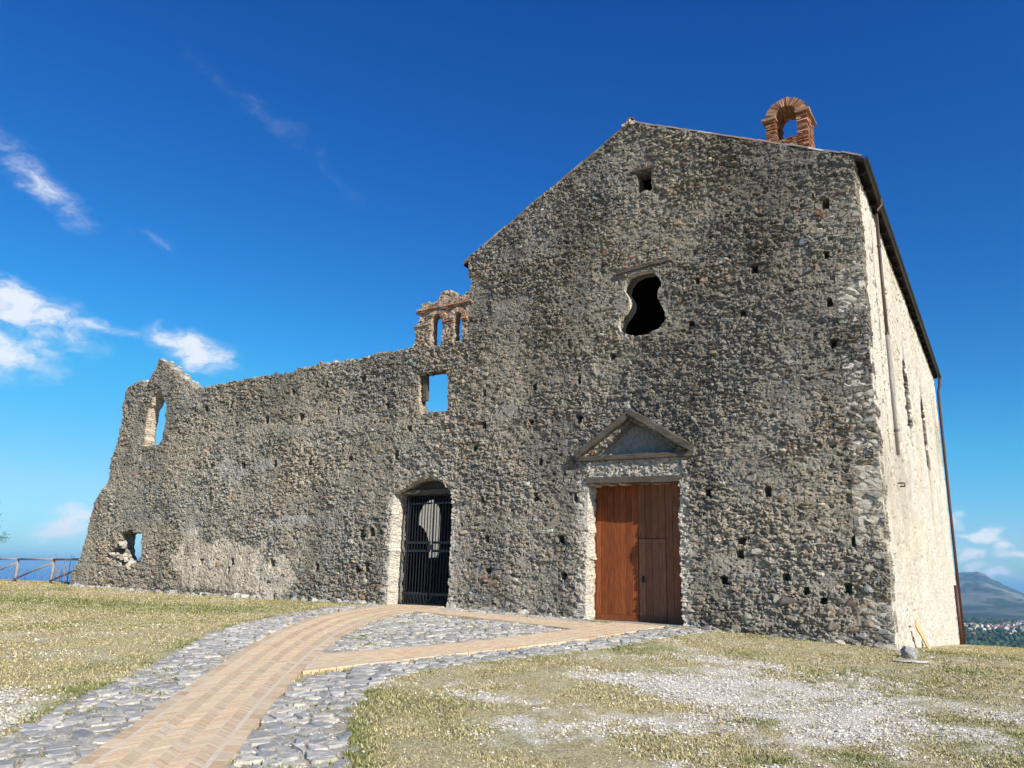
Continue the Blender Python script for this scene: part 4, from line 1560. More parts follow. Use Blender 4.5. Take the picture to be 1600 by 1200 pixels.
def niche_recess(u, v, w):
    m = (np.abs(u + 28.95) < .5) & (v > 5.75) & (v < 6.15)
    return np.where(m, w - .05, w), np.zeros(len(u), bool)


HOLES = [ragged(ARCH_L, .1, .012, 1), ragged(ARCH_R, .1, .012, 2), ragged(SQ_WIN, .12, .015, 3), ragged(TALL, .12, .03, 4), ragged(BREACH, .12, .045, 5), ragged(GATE_HOLE, .12, .015, 6)]
rw = Wall(RUIN_OUT, HOLES, 0.033, ruin_thick, relief, ruin_colour, uvw_front, recess=(putlog_recess, dip_recess, niche_recess), splay={2: (.10, .02)}, seed=5)
ruin_wall = rw.build('rubble_wall', ruin, M['mortar'])
V, F, C = dress(rw, ruin_wall, (-33.4, -13.3, .3, 10.3), 51, 300, front_dist, pale_door, 1.0)
tag(mesh('rubble', V, F, M['stone'], ruin_wall, C), kind='stuff')
# loose stones along the broken wall tops and at the foot
rr = np.random.default_rng(66)
P, SCL, CLR = [], [], []
for (a, b), (c, d) in zip(LEFT[:-1], LEFT[1:]):
    L = math.hypot(c - a, d - b)
    for k in range(max(1, int(L / .13))):
        t = rr.uniform()
        y = -rr.uniform(0.05, .3 if a > -20 else .45)
        P.append((a + (c - a) * t, b + (d - b) * t + rr.uniform(-.03, .03), y))
        s = rr.uniform(.05, .11)
        SCL.append((s * 1.2, s * .75, s * 1.2))
        CLR.append(np.array([.50, .46, .40]) * rr.uniform(.75, 1.2) if b > 8.4 and a < -26.7 or rr.uniform() < .04 else STONE_PALETTE[rr.choice(len(STONE_PALETTE), p=STONE_W)])
for _ in range(900):                                  # tumbled core stones in the breach
    a, b = rr.uniform(-30.9, -28.4), rr.uniform(1.5, 2.75)
    ok = inside_poly(np.array([a]), np.array([b]), BREACH_DIP)[0] or (1.6 < b < 1.95 and -30 < a < -28.5)
    if ok and rr.uniform() < .22:
        s = rr.uniform(.06, .17)
        P.append((a, b - .02, -rr.uniform(.02, .35)))
        SCL.append((s * 1.2, s * .7, s))
        CLR.append(np.array([[.56, .47, .33], [.50, .45, .38], [.42, .40, .36], [.60, .53, .42]][int(rr.integers(4))]) * rr.uniform(.8, 1.1))
Vq, Fq, Cq = join_rocks(np.array(P), np.array(SCL), rr.normal(0, .4, len(P)), np.array(CLR), True, uvw_front)
tag(mesh('wall_top_stones', Vq, Fq, M['stone'], ruin_wall, Cq), kind='stuff')
P, SCL, CLR = [], [], []
for x in np.arange(-32.9, -16.3, .15):
    if rr.uniform() < .8:
        s = rr.uniform(.04, .15)
        P.append((x + rr.normal(0, .08), float(gz(x, -.15)) + s * .15, rr.uniform(.03, .18)))
        SCL.append((s * 1.3, s * .75, s)); CLR.append(np.array([.46, .43, .375]) * rr.uniform(.6, 1.15))
for x in np.arange(-13.5, -2.5, .16):
    if rr.uniform() < .55 and not (-9.7 < x < -6.6):
        s = rr.uniform(.05, .13)
        P.append((x + rr.normal(0, .05), float(gz(x, -.12)) + s * .2, rr.uniform(.02, .12)))
        SCL.append((s * 1.4, s * .7, s)); CLR.append(STONE_PALETTE[rr.integers(0, 6)] * rr.uniform(.9, 1.2))
Vq, Fq, Cq = join_rocks(np.array(P), np.array(SCL), rr.normal(0, .2, len(P)), np.array(CLR), True, uvw_front)
tag(mesh('footing_stones', Vq, Fq, M['stone'], ruin_wall, Cq), kind='stuff')
# timbers
timber('window_lintel', (-15.34, .14, 7.70), (-13.97, .14, 7.68), .36, .16, 11, ruin)
timber('window_post', (-15.13, .20, 7.62), (-15.10, .20, 6.80), .12, .16, 12, ruin)
timber('gate_lintel', (-15.85, .30, 4.02), (-13.70, .30, 4.0), .20, .13, 13, ruin)
MB().add(*beam((-15.7, .47, 4.2), (-13.8, .47, 4.18), .10, .28, 14, .01, 8)).build('lintel_board', M['timber'], ruin)
# brick cornice, caps and arches of the twin belfry
BEL = [(.40, .19, .10), (.46, .27, .16), (.34, .20, .13), (.48, .36, .26), (.30, .21, .15)]
belfry = MB().box(-15.37, -13.5, .06, .24, 9.60, 9.66).build('belfry_cornice', M['dark'], ruin)
rr = np.random.default_rng(12)


def cor_brick(V):
    c = np.array(BEL[int(rr.integers(len(BEL)))]) * rr.uniform(.8, 1.2)
    return piece('brick', np.asarray(V) + rr.normal(0, .006, (8, 3)), BOXF, M['bell_brick'], belfry, tuple(c))


for row, (z0, yo) in enumerate(((9.60, -.06), (9.655, -.11), (9.71, -.04))):
    x = -15.47 + .05 * row
    while x < -13.55:
        L = rr.uniform(.16, .27)
        if rr.uniform() > (.0, .05, .35)[row]:
            cor_brick(boxv(x, x + L - .012, yo + rr.normal(0, .01), .30, z0, z0 + .045))
        x += L
for a, b in ((-15.54, -14.86), (-14.42, -13.97), (-13.68, -13.46)):
    for z0, yo in ((9.10, -.05), (9.155, -.09)):
        x = a
        while x < b - .05:
            L = min(rr.uniform(.16, .26), b - x)
            cor_brick(boxv(x, x + L - .01, yo, .30, z0, z0 + .042))
            x += L
for cx, r0 in ((-14.635, .23), (-13.845, .16)):
    n = 9
    for i in range(n):
        t0, t1 = math.pi * i / n + .02, math.pi * (i + 1) / n - .02
        q = [(r0, t0), (r0 + .15, t0), (r0 + .15, t1), (r0, t1)]
        z0 = 9.25
        cor_brick([(cx - r * math.cos(t), -.045, z0 + r * math.sin(t)) for r, t in q] + [(cx - r * math.cos(t), .2, z0 + r * math.sin(t)) for r, t in q])

# iron gate
gate = MB().box(-15.72, -15.67, .36, .40, .74, 3.97).box(-13.80, -13.75, .36, .40, .74, 3.97).box(-15.67, -13.80, .36, .40, 3.91, 3.96).build('gate', M['iron'], ruin)
tag(gate, 'black iron double gate of vertical bars')
for z0, h in ((3.66, .05), (2.50, .07), (2.26, .07), (1.03, .08), (.76, .03)):
    for a, b in ((-15.67, -14.78), (-14.74, -13.80)):
        MB().box(a, b, .37, .385, z0, z0 + h).build('rail', M['iron'], gate)
for i in range(17):
    x = -15.62 + i * (1.78 / 16)
    r = .024 if i == 8 else .0105
    MB().box(x - r, x + r, .385, .405, .78, 3.91).build('bar', M['iron'], gate)
for leafx in (-15.65, -14.72):
    for i in range(7):
        x = leafx + i * .124
        for dx in (0, 1):
            p, q = ((x, .79), (x + .062, 1.03)) if dx == 0 else ((x + .062, 1.03), (x + .124, .79))
            V, F, T = tube([(p[0], .378, p[1]), (q[0], .378, q[1])], .009, 5)
            mesh('zigzag_bar', V, [F, T], M['iron'], gate)
MB().box(-14.86, -14.66, .33, .37, 2.33, 2.48).build('lock', M['iron'], gate)
# dark vaulted passage behind the gate, with an arched way through to the yard
def arch_wall(x0, x1, z0, z1, cx, hw, spring, y0, y1, n=14, z_floor=None):
    """a wall slab with a round-headed opening"""
    zf = z_floor if z_floor is not None else z0
    ring = [(cx - hw, zf)] + [(cx - hw * math.cos(math.pi * i / n), spring + hw * math.sin(math.pi * i / n)) for i in range(n + 1)] + [(cx + hw, zf)]
    mb = MB()
    for y in (y0, y1):
        mb.add([(x0, y, z0), (cx - hw, y, z0), (cx - hw, y, z1), (x0, y, z1)], np.array([[0, 1, 2, 3]]))
        mb.add([(cx + hw, y, z0), (x1, y, z0), (x1, y, z1), (cx + hw, y, z1)], np.array([[0, 1, 2, 3]]))
        for (a, b), (c, d) in zip(ring[1:-2], ring[2:-1]):
            mb.add([(a, y, b), (c, y, d), (c, y, z1), (a, y, z1)], np.array([[0, 1, 2, 3]]))
    for (a, b), (c, d) in zip(ring[:-1], ring[1:]):
        mb.add([(a, y0, b), (c, y0, d), (c, y1, d), (a, y1, b)], np.array([[0, 1, 2, 3]]))
    mb.box(x0, x1, y0 + .001, y1 - .001, z1 - .02, z1)
    return mb


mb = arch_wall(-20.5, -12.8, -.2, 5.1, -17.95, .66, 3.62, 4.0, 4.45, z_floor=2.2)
mb.box(-18.61, -17.29, 4.002, 4.448, -.2, 2.2)  # low wall added under the arch to keep the bright yard out of sight
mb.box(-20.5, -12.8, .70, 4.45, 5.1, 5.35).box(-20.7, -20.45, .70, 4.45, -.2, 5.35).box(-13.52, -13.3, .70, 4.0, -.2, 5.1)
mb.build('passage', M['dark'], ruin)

yard = empty('courtyard_wall', (-29, 17, .7), 'sunlit cream wall with a dark arch seen through the iron gate', 'courtyard wall')
yard['kind'] = 'thing'
mb = arch_wall(-38, -20.5, -.5, 7.6, -29.5, 1.35, 3.15, 17.0, 17.7, 18)
for c in mb.C:
    c[:] = (.60, .53, .42)
mb.build('arched_wall', M['mortar'], yard)
MB().box(-33, -26, 22.0, 22.4, -.5, 6).box(-33.3, -33, 17.7, 22.4, -.5, 6).box(-26, -25.7, 17.7, 22.4, -.5, 6).box(-33.3, -25.7, 17.7, 22.4, 6, 6.3).build('room', M['dark'], yard)

# ------------------------------------------------------------------ brick paths
BRICK = np.array([[.66, .475, .29], [.69, .51, .325], [.62, .43, .255], [.70, .54, .36], [.64, .455, .28]])
BED_C = (.68, .56, .41)
path_root = None
pieces = []                                     # (corner xy (4,2), colour, distance)
bedV, bedF, nb = [], [], 0
for pi, (A, B) in enumerate(PATHS):
    n = 160
    La, la = polyline(A, n)
    Lb, lb = polyline(B, n)
    length = (la + lb) / 2

    def P(s, t, La=La, Lb=Lb, n=n):
        f = np.clip(np.asarray(s) * (n - 1), 0, n - 1.001)
        i = f.astype(int)
        fr = (f - i)[..., None]
        a = La[i] * (1 - fr) + La[i + 1] * fr
        b = Lb[i] * (1 - fr) + Lb[i + 1] * fr
        return a + (b - a) * np.asarray(t)[..., None]
    # mortar bed
    ts = np.linspace(.01, .99, 7)
    S_, T_ = np.meshgrid(np.linspace(0, 1, n), ts, indexing='ij')
    Q = P(S_.ravel(), T_.ravel())
    bedV.append(np.stack([Q[:, 0], Q[:, 1], gz(Q[:, 0], Q[:, 1]) + .0285 + .0002 * pi], 1))
    idx = np.arange(n * 7).reshape(n, 7)
    bedF.append(np.stack([idx[:-1, :-1], idx[1:, :-1], idx[1:, 1:], idx[:-1, 1:]], -1).reshape(-1, 4) + nb)
    nb += n * 7
    W = np.hypot(*(P(np.array([.3]), np.array([1.]))[0] - P(np.array([.3]), np.array([0.]))[0]))
    eb = .125 / W                               # edging band
    ln = .045 / W                               # pale joint beside it
    rr = np.random.default_rng(100 + pi)
    # edging bricks
    ne = int(length / .26)
    for t0, t1 in ((0.0, eb), (1 - eb, 1.0)):
        for i in range(ne):
            s0, s1 = i / ne + .0006, (i + 1) / ne - .0006
            q = P(np.array([s0, s1, s1, s0]), np.array([t0, t0, t1, t1]))
            pieces.append((q, BRICK[rr.integers(5)] * rr.uniform(.78, 1.0)))
    # chevron field
    tA, tB = eb + ln, 1 - eb - ln
    nc = max(3, int(round((tB - tA) * W / .15)))
    wcol = (tB - tA) / nc
    step = .060 / length
    rise = wcol * W / length
    nr = int((1 + rise) / step) + 2
    gap_s = .009 / length
    for c in range(nc):
        t0, t1 = tA + c * wcol + .004, tA + (c + 1) * wcol - .004
        sg = 1 if c % 2 == 0 else -1
        for i in range(-int(rise / step) - 1, nr):
            s = i * step + (0.5 * step if c % 4 in (1, 2) else 0)
            sa, sb = (s, s + rise) if sg > 0 else (s + rise, s)
            s4 = np.array([sa, sa + step - gap_s, sb + step - gap_s, sb])
            if s4.min() < 0 or s4.max() > 1:
                continue
            q = P(s4, np.array([t0, t0, t1, t1]))
            pieces.append((q, BRICK[rr.integers(5)] * rr.uniform(.88, 1.08) * (1 + rr.normal(0, .02, 3))))
bedV = np.concatenate(bedV)
brick_path = mesh('brick_path', bedV, np.concatenate(bedF), M['brick'], None, np.tile(np.array(BED_C), (len(bedV), 1)))
tag(brick_path, 'herringbone terracotta brick path leading to the gate and the door', kind='structure')
rr = np.random.default_rng(9)
cen = np.array([q.mean(0) for q, _ in pieces])
PZ = [gz(q[:, 0], q[:, 1]) for q, _ in pieces]
fwd = np.array([-0.530046, 0.81367])
dep = (cen - CAM[:2]) @ fwd
lat = (cen - CAM[:2]) @ np.array([.841, .5404])
vis = (dep > 6.2) & (np.abs(lat / np.maximum(dep, .1)) < .66)
near = np.hypot(cen[:, 0] - CAM[0], cen[:, 1] - CAM[1])
near = np.where(vis, near, near + 500)
order = np.argsort(near)
single = set(order[:300].tolist())
mbp = MB()
PF = np.array([[4, 5, 6, 7], [0, 1, 5, 4], [1, 2, 6, 5], [2, 3, 7, 6], [3, 0, 4, 7]])
for i, (q, c) in enumerate(pieces):
    top = .0296 + rr.normal(0, .0006)
    V = np.concatenate([np.c_[q, PZ[i] - .05], np.c_[q, PZ[i] + top]])
    if i in single:
        o = mesh('brick', V, PF, M['brick_piece'], brick_path)
        o.color = (*np.clip(c, 0, 1), 1)
    else:
        mbp.add(V, PF, c)
tag(mbp.build('brick_paving', M['brick'], brick_path), kind='stuff')

# ------------------------------------------------------------------ cobbles: true Voronoi cells
sp = .175
rr = np.random.default_rng(17)
gx, gy = np.meshgrid(np.arange(-18, -2, sp), np.arange(-17.2, .3, sp))
sites = np.stack([gx.ravel(), gy.ravel()], 1) + rr.uniform(-.42, .42, (gx.size, 2)) * sp
drop = rr.uniform(size=len(sites)) < .22        # thinning makes uneven sizes
sites = sites[~drop]
inc = in_any(sites[:, 0], sites[:, 1], COB_POLYS) & ~in_any(sites[:, 0], sites[:, 1], PATH_POLYS)
grid = {}
for i, (x, y) in enumerate(sites):
    grid.setdefault((int(x // .4), int(y // .4)), []).append(i)
cobs = []
for i in np.where(inc)[0]:
    p = sites[i]
    poly = [p + .34 * np.array([math.cos(a), math.sin(a)]) for a in np.linspace(0, 2 * math.pi, 9)[:-1]]
    cx, cy = int(p[0] // .4), int(p[1] // .4)
    for dx in range(-2, 3):
        for dy in range(-2, 3):
            for j in grid.get((cx + dx, cy + dy), ()):
                if j == i:
                    continue
                d = sites[j] - p
                L = math.hypot(*d)
                if L > .68:
                    continue
                nrm = d / L
                lim = L / 2 - .016
                out = []
                for a, b in zip(poly, poly[1:] + poly[:1]):
                    da, db = (a - p) @ nrm - lim, (b - p) @ nrm - lim
                    if da <= 0:
                        out.append(a)
                    if da * db < 0:
                        out.append(a + (b - a) * da / (da - db))
                poly = out
                if len(poly) < 3:
                    break
    if len(poly) >= 4:
        cobs.append((p, np.array(poly)))
COBC = np.array([[.38, .37, .345], [.44, .425, .39], [.50, .47, .42], [.31, .305, .295], [.54, .49, .42], [.57, .51, .41], [.41, .39, .355], [.36, .35, .34]])


def cobble_geo(p, poly):
    nx = np.roll(poly, -1, axis=0)
    poly = np.stack([poly * .78 + nx * .22, poly * .22 + nx * .78], 1).reshape(-1, 2)      # worn corners
    n = len(poly)
    q = poly + rr.normal(0, .006, poly.shape)
    cz = gz(np.array([p[0]]), np.array([p[1]]))[0]
    top = .016 + rr.normal(0, .006)
    tilt = rr.normal(0, .022, 2)
    lo = np.c_[q, gz(q[:, 0], q[:, 1]) - .05]
    zt = gz(q[:, 0], q[:, 1]) + top + (q - p) @ tilt
    r1 = np.c_[p + (q - p) * .97, zt - .014]
    r2 = np.c_[p + (q - p) * rr.uniform(.82, .93), zt + rr.normal(0, .003, n)]
    ctr = np.array([[p[0], p[1], cz + top + .001]])
    V = np.concatenate([lo, r1, r2, ctr])
    k = np.arange(n)
    k2 = (k + 1) % n
    F4 = np.concatenate([np.stack([k, k2, n + k2, n + k], 1), np.stack([n + k, n + k2, 2 * n + k2, 2 * n + k], 1)])
    F3 = np.stack([2 * n + k, 2 * n + k2, np.full(n, 3 * n)], 1)
    return V, F4, F3


cp = np.array([p for p, _ in cobs])
dep = (cp - CAM[:2]) @ fwd
lat = (cp - CAM[:2]) @ np.array([.841, .5404])
vis = (dep > 6.2) & (np.abs(lat / np.maximum(dep, .1)) < .68)
nr_ = np.where(vis, np.hypot(*(cp - CAM[:2]).T), 999)
order = np.argsort(nr_)
single = set(order[:300].tolist())
mbc = MB()
bed = MB()
cob_root = bpy.data.objects.new('cobbled_paving', None)
COL.objects.link(cob_root)
tag(cob_root, 'grey stone cobbles bordering the brick path', kind='structure')
for i, (p, poly) in enumerate(cobs):
    V, F4, F3 = cobble_geo(p, poly)
    c = COBC[rr.integers(len(COBC))] * rr.uniform(.72, 1.1)
    if i in single:
        o = mesh('cobble', V, [F4, F3], M['cobble_piece'], cob_root)
        o.color = (*c, 1)
    else:
        k = mbc.n
        mbc.add(V, F4, c)
        mbc.F3.append(F3 + k)
tag(mbc.build('far_cobbles', M['cobble'], cob_root), kind='stuff')

# ------------------------------------------------------------------ grass and gravel
def sample(n, rmin, rmax, power, seed, a0=-72, a1=9):
    g = np.random.default_rng(seed)
    a = np.radians(g.uniform(a0, a1, n))
    t = g.uniform(0, 1, n)
    r = (rmin ** power + t * (rmax ** power - rmin ** power)) ** (1 / power)
    return CAM[0] + r * np.sin(a), CAM[1] + r * np.cos(a), r


def free(x, y):
    inb = ((y > -.05) & (x > -33.2) & (x < -2.2 - .0 * y) & (y < 40))
    return ~inb


gx, gy, gr_ = sample(300000, 5.5, 62, 0.5, 21)
gm = gravel_mask(gx, gy)
ok = free(gx, gy) & ~in_any(gx, gy, PATH_POLYS)
cobm = in_any(gx, gy, COB_POLYS)
g = np.random.default_rng(4)
gn = green_mask(gx, gy)
keep = ok & (g.uniform(size=len(gx)) < np.where(cobm, .02 + .0 * gx, np.clip(.92 - gm * .95 + gn * .6 + .5 * sstep(.60, .70, fbm(gx * 2.6, gy * 2.6, 3, 207)), 0, 1)))
# a few green tufts rooted in cobble joints
joint = cobm & ok & (fbm(gx * 2.2, gy * 2.2, 3, 201) > .63) & (g.uniform(size=len(gx)) < .5)
keep |= joint
gx, gy, gr_, gn, joint = gx[keep], gy[keep], gr_[keep], gn[keep], joint[keep]
nT = len(gx)
nbld = 3
bx = np.repeat(gx, nbld) + g.normal(0, .012, nT * nbld) * (1 + np.repeat(gr_, nbld) / 14)
by = np.repeat(gy, nbld) + g.normal(0, .012, nT * nbld) * (1 + np.repeat(gr_, nbld) / 14)
rB = np.repeat(gr_, nbld)
gB = np.maximum(np.repeat(gn, nbld), np.repeat(joint * .9, nbld))
n = len(bx)
sc = 1 + rB / 30
hgt = g.uniform(.005, .014, n) * (1 + 1.1 * gB) * sc
wid = g.uniform(.0022, .0045, n) * (1 + rB / 9)
th = g.uniform(0, 2 * math.pi, n)
lean = g.uniform(.4, 2.6, n)
z0 = gz(bx, by) - .004
tipx, tipy = bx + np.cos(th) * lean * hgt, by + np.sin(th) * lean * hgt
px, py = -np.sin(th) * wid, np.cos(th) * wid
V = np.stack([np.stack([bx - px, by - py, z0], 1), np.stack([bx + px, by + py, z0], 1), np.stack([tipx, tipy, z0 + hgt + .009], 1)], 1).reshape(-1, 3)
F = np.arange(n * 3).reshape(-1, 3)
kg = (g.uniform(size=n) < np.clip(gB * .8 + .05, 0, 1))[:, None]
cB = np.where(kg, C_GREEN * g.uniform(.7, 1.6, (n, 1)) + np.array([.03, .02, 0]), C_STRAW * g.uniform(.6, 1.35, (n, 1)) * np.where(g.uniform(size=(n, 1)) < .3, [[.62, .60, .48]], [[1., 1., 1.]]))
tag(mesh('grass', V, F, M['grass'], None, np.repeat(cB, 3, axis=0)), 'short dry yellow grass with green tufts on the open ground', 'grass', kind='stuff')

px_, py_, pr_ = sample(200000, 5.5, 34, 0.6, 31)
pm = gravel_mask(px_, py_)
keep = free(px_, py_) & ~in_any(px_, py_, PATH_POLYS) & (np.random.default_rng(6).uniform(size=len(px_)) < np.where(in_any(px_, py_, COB_POLYS), .06, .02 + .68 * pm))
px_, py_, pr_ = px_[keep], py_[keep], pr_[keep]
g = np.random.default_rng(41)
n = len(px_)
octv = np.array([[1, 0, 0], [-1, 0, 0], [0, 1, 0], [0, -1, 0], [0, 0, 1], [0, 0, -.6]], float)
octf = np.array([[0, 2, 4], [2, 1, 4], [1, 3, 4], [3, 0, 4], [2, 0, 5], [1, 2, 5], [3, 1, 5], [0, 3, 5]])[:4]
sz = g.uniform(.004, .013, n) * (1 + pr_ / 22)
V = octv[None] * sz[:, None, None] * np.array([1.2, 1.0, .7]) + g.normal(0, .18, (n, 6, 3)) * sz[:, None, None]
a = g.uniform(0, 6.28, n)
vx = V[:, :, 0] * np.cos(a)[:, None] - V[:, :, 1] * np.sin(a)[:, None] + px_[:, None]
vy = V[:, :, 0] * np.sin(a)[:, None] + V[:, :, 1] * np.cos(a)[:, None] + py_[:, None]
vz = V[:, :, 2] + (gz(px_, py_) + .008)[:, None]
F = (octf[None] + (np.arange(n) * 6)[:, None, None]).reshape(-1, 3)
cP = np.array([.70, .625, .51]) * np.where(g.uniform(size=(n, 1)) < .12, .45, g.uniform(.6, 1.2, (n, 1)))
tag(mesh('gravel', np.stack([vx.ravel(), vy.ravel(), vz.ravel()], 1), F, M['pebble'], None, np.repeat(cP, 6, axis=0)),
    'loose white gravel chips on the worn ground', 'gravel', kind='stuff')

# ------------------------------------------------------------------ small things by the corner
def rock(name, loc, scale, colour, seed, label, cat, rz=0.):
    Vr, Fr = ico(3)
    rr = np.random.default_rng(seed)
    for _ in range(9):
        d = rr.normal(0, 1, 3); d /= np.linalg.norm(d)
        over = np.maximum(Vr @ d - rr.uniform(.6, .85), 0)
        Vr = Vr - over[:, None] * d
    th = np.arctan2(Vr[:, 1], Vr[:, 0])
    Vr = Vr * (1 + .45 * (fbm(th * 2 + 9, Vr[:, 2] * 3 + 9, 4, seed) - .5))[:, None] * np.array(scale)
    c, s = math.cos(rz), math.sin(rz)
    Vr = Vr @ np.array([[c, s, 0], [-s, c, 0], [0, 0, 1]])
    C = np.array(colour) * (.6 + .8 * fbm(Vr[:, 0] * 9 + 5, Vr[:, 2] * 9 + 5 + Vr[:, 1] * 4, 3, seed))[:, None]
    o = mesh(name, Vr, Fr, M['stone'], None, C)
    o.location = loc
    return tag(o, label, cat)


rock('boulder', (-2.05, -1.35, float(gz(-2.05, -1.35)) + .08), (.145, .15, .14), (.34, .325, .30), 3, 'rounded grey pitted boulder lying at the church corner', 'rock')
rock('flat_stone', (-1.92, -2.22, float(gz(-1.92, -2.22)) + .015), (.32, .13, .03), (.58, .54, .47), 8, 'flat pale stone slab lying in grass in front of the boulder', 'stone slab', .5)
rock('pale_block', (X(5.2) + .14, 5.2, float(gz(-2.3, 5.2)) + .12), (.09, .14, .17), (.66, .63, .57), 12, 'small white stone block standing against the cream side wall', 'stone block')
V, F = beam((-2.40, 2.95, .80), (-2.27, 4.3, .12), .03, .17, 9, .002, 4, (0, .45, .9))
tag(mesh('wooden_board', V, F, M['board']), 'tan wooden board leaning against the cream side wall', 'board')

# ------------------------------------------------------------------ fence, weeds and tree at the far left
fence = empty('wooden_fence', (-37.6, 1.3, .8), 'weathered wooden rail fence with diagonal braces beside the ruined wall', 'fence')
fy = lambda x: 1.1 - .10 * (x + 33.3)
PX = [-37.55, -41.6, -45.7, -49.8]
G0 = lambda x: float(gz(x, fy(x)))
for k, x in enumerate(PX):
    tube_obj('post', [(x, fy(x), G0(x) - .3), (x, fy(x), G0(x) + .55), (x, fy(x), G0(x) + 1.14)], [.06, .057, .053], M['fence'], fence, 9)
ends = [-33.4] + PX
for a, b in zip(ends[:-1], ends[1:]):
    za, zb = G0(a) + 1.06, G0(b) + 1.06
    tube_obj('top_rail', [(a, fy(a) - .02, za), ((a + b) / 2, fy((a + b) / 2) - .02, (za + zb) / 2 + .015), (b, fy(b) - .02, zb)], [.046, .05, .046], M['fence'], fence, 9)
    tube_obj('brace', [(a, fy(a) - .05, za - .16), ((a + b) / 2, fy((a + b) / 2) - .05, (za + G0(b)) / 2), (b, fy(b) - .05, G0(b) + .1)], [.04, .044, .04], M['fence'], fence, 9)
tube_obj('rail_sleeve', [(-33.95, fy(-33.9) - .02, G0(-33.9) + 1.06), (-33.36, fy(-33.4) - .02, G0(-33.4) + 1.06)], .075, M['black'], fence, 9)
tube_obj('rail_sleeve', [(-33.95, fy(-33.9) - .05, G0(-33.4) + .79), (-33.36, fy(-33.4) - .05, G0(-33.4) + .92)], .068, M['black'], fence, 9)
tube_obj('rail_sleeve', [(-33.36, fy(-33.4) - .03, G0(-33.4) + .90), (-33.36, fy(-33.4) - .03, G0(-33.4) + 1.08)], .068, M['black'], fence, 9)


def stalks(name, cx, cy, n, spread, h0, h1, seed, colour, label, cat, leafy=0.3, kind=None):
    rr = np.random.default_rng(seed)
    mb = MB()
    for _ in range(n):
        x, y = cx + rr.normal(0, spread), cy + rr.normal(0, spread * .6)
        h = rr.uniform(h0, h1)
        z = float(gz(x, y))
        dx, dy = rr.normal(0, .12, 2) * h
        c = np.array(colour) * rr.uniform(.7, 1.3)
        pts = [(x, y, z - .05), (x + dx * .4, y + dy * .4, z + h * .5), (x + dx, y + dy, z + h)]
        V, F, T = tube(pts, [.012, .009, .004], 4)
        k = mb.n
        mb.add(V, F, c); mb.F3.append(T + k)
        for _ in range(int(h * 9)):
            t = rr.uniform(.25, 1)
            a = rr.uniform(0, 6.28)
            p = np.array([x + dx * t, y + dy * t, z + h * t])
            L = rr.uniform(.08, .22) * (1.2 - t)
            e = p + np.array([math.cos(a) * L, math.sin(a) * L, L * .9])
            mb.add([p, p + [0, 0, .012], e], np.array([[0, 1, 2]]), c * 1.1)
            if rr.uniform() < leafy:
                mb.add([e, e + [.03, 0, .02], e + [0, .03, .045]], np.array([[0, 1, 2]]), c)
    o = mb.build(name, M['leaf'])
    return tag(o, label, cat, kind=kind)


stalks('dry_weeds', -39.5, 4.3, 60, 2.6, .5, 1.5, 3, (.30, .19, .13), 'thin dry reddish weeds growing beyond the wooden fence', 'weeds', .5, 'stuff')
stalks('bare_shrub', -35.2, 3.0, 14, .35, .9, 2.1, 5, (.05, .05, .06), 'dark bare shrub between the fence and the ruined wall', 'shrub', .8)
stalks('low_shrub', -34.3, 2.4, 40, .4, .15, .4, 6, (.06, .07, .05), 'low dark green shrub at the foot of the ruined wall end', 'shrub', 1)


def tree(x, y, h, rad, seed):
    root = empty('tree', (x, y, float(gz(x, y))), 'dark green tree standing beyond the wooden rail fence', 'tree')
    rr = np.random.default_rng(seed)
    z = float(gz(x, y))
    mb = MB()
    V, F, T = tube([(x, y, z - .3), (x + .1, y, z + h * .35), (x - .05, y + .1, z + h * .95)], [.16, .12, .03], 8)
    mb.add(V, F); mb.F3.append(T)
    tips = []
    for _ in range(30):
        t = rr.uniform(.3, .98)
        a = rr.uniform(0, 6.28)
        L = rad * (1.15 - t) * rr.uniform(.7, 1.1) + .3
        p = np.array([x, y, z + h * t])
        e = p + [math.cos(a) * L, math.sin(a) * L, L * .25]
        V, F, T = tube([p, (p + e) / 2 + [0, 0, .08], e], [.045, .03, .01], 5)
        k = mb.n
        mb.add(V, F); mb.F3.append(T + k)
        tips.append((p, e))
    mb.build('trunk', M['bark'], root)
    Vs, Cs = [], []
    for p, e in tips:
        for _ in range(260):
            t = rr.uniform(.25, 1.05)
            c = p + (e - p) * t + rr.normal(0, .16, 3)
            d = rr.normal(0, 1, 3); d /= np.linalg.norm(d)
            b = np.cross(d, rr.normal(0, 1, 3)); b /= np.linalg.norm(b)
            Vs += [c - b * .02, c + b * .02, c + d * .13]
            Cs += [np.array([.045, .075, .03]) * rr.uniform(.6, 1.6)] * 3
    mesh('crown', np.array(Vs), np.arange(len(Vs)).reshape(-1, 3), M['leaf'], root, np.array(Cs))
    return root


tree(-49.75, 3.0, 4.6, 1.9, 4)

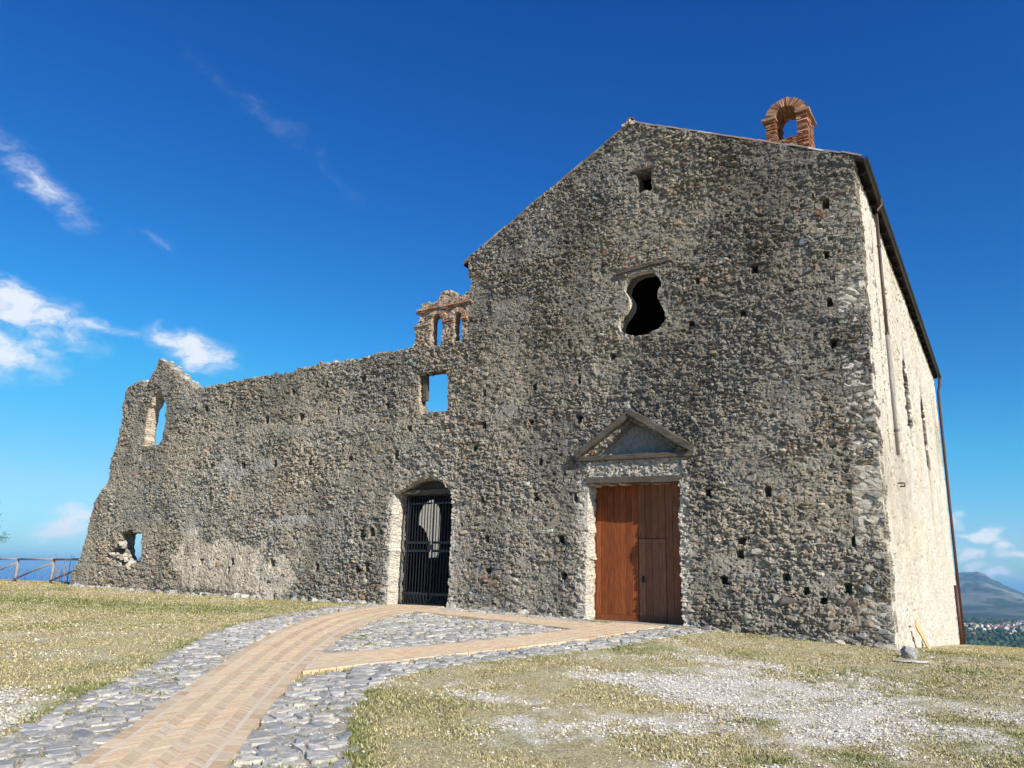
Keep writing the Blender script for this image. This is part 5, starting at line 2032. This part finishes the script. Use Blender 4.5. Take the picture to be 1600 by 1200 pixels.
# ------------------------------------------------------------------ far town and woodland
rr = np.random.default_rng(77)
k = 0
tries = 0
while k < 190 and tries < 9000:
    tries += 1
    a = rr.uniform(-5.2, 2.6)
    r = rr.normal(3080, 210)
    if rr.uniform() > .35 + .65 * sstep(-3.4, -1.2, a) and a > -3.0:
        continue
    x, y = CAM[0] + r * math.sin(math.radians(a)), CAM[1] + r * math.cos(math.radians(a))
    z = float(hill_z(np.array([x]), np.array([y]))[0])
    w, d, h = rr.uniform(8, 15), rr.uniform(8, 12), rr.uniform(5, 10)
    rot = rr.uniform(0, math.pi)
    pale = np.array([(.80, .75, .68), (.74, .65, .54), (.82, .80, .77), (.70, .58, .48)][int(rr.integers(4))])
    red = np.array([.36, .14, .08]) * rr.uniform(.7, 1.3)
    mb = MB()
    mb.box(-w / 2, w / 2, -d / 2, d / 2, -6, h, c=pale)
    rf = np.array([(-w / 2 - .4, -d / 2 - .4, h), (w / 2 + .4, -d / 2 - .4, h), (w / 2 + .4, d / 2 + .4, h), (-w / 2 - .4, d / 2 + .4, h), (-w / 2 - .4, 0, h + d * .24), (w / 2 + .4, 0, h + d * .24)])
    mb.add(rf, np.array([[0, 1, 5, 4], [2, 3, 4, 5]]), red)
    mb.add(rf, np.array([[1, 2, 5], [3, 0, 4]]), pale)
    for sx in (-.25, .25):
        for zz in (.3, .7):
            for sd_ in (-1, 1):
                mb.box(sx * w - .7, sx * w + .7, sd_ * d / 2 - .06, sd_ * d / 2 + .06, h * zz - .8, h * zz + .8, c=(.10, .09, .09))
    o = mb.build('town_house', M['house'])
    o.location = (x, y, z)
    o.rotation_euler.z = rot
    tag(o, 'small pale house with red roof in the distant valley town', 'house', 'houses of the distant town')
    k += 1
n = 5200
a = rr.uniform(-9, 6, n)
r = np.sqrt(rr.uniform(700 ** 2, 4300 ** 2, n))
x, y = CAM[0] + r * np.sin(np.radians(a)), CAM[1] + r * np.cos(np.radians(a))
keep = (fbm(x / 160, y / 160, 4, 41, .6) < .56) & (rr.uniform(size=n) > .7 * np.exp(-((r - 3080) / 260) ** 2))
x, y, r = x[keep], y[keep], r[keep]
n = len(x)
z = hill_z(x, y)
s = rr.uniform(3.5, 7.5, n)
VR = np.array(ROCK_LO)[rr.integers(0, len(ROCK_LO), n)]
V = VR * np.stack([s, s, s * rr.uniform(.8, 1.2, n)], 1)[:, None, :] + np.stack([x, y, z + s * .6], 1)[:, None, :]
F = (ROCK_LO_F[None] + (np.arange(n) * 12)[:, None, None]).reshape(-1, 3)
C = np.repeat(np.array([.035, .06, .022]) * rr.uniform(.6, 1.7, (n, 1)), 12, axis=0)
tag(mesh('woodland', V.reshape(-1, 3), F, M['wood_far'], None, C, True), 'dark green woodland on the far valley slopes', 'woodland', kind='stuff')

# ------------------------------------------------------------------ haze
hz = mesh('haze', boxv(-60000, 60000, -60000, 60000, -180, 300), BOXF, bpy.data.materials.new('haze'))
hm_ = hz.data.materials[0]
hm_.use_nodes = True
N, L = hm_.node_tree.nodes, hm_.node_tree.links
N.clear()
pv = N.new('ShaderNodeVolumePrincipled')
pv.inputs['Color'].default_value = (.30, .64, 1.0, 1)
pv.inputs['Density'].default_value = 5.2e-5
out = N.new('ShaderNodeOutputMaterial')
L.new(pv.outputs[0], out.inputs['Volume'])
tag(hz, 'thin blue haze over the valley and the sea', 'haze', kind='stuff')
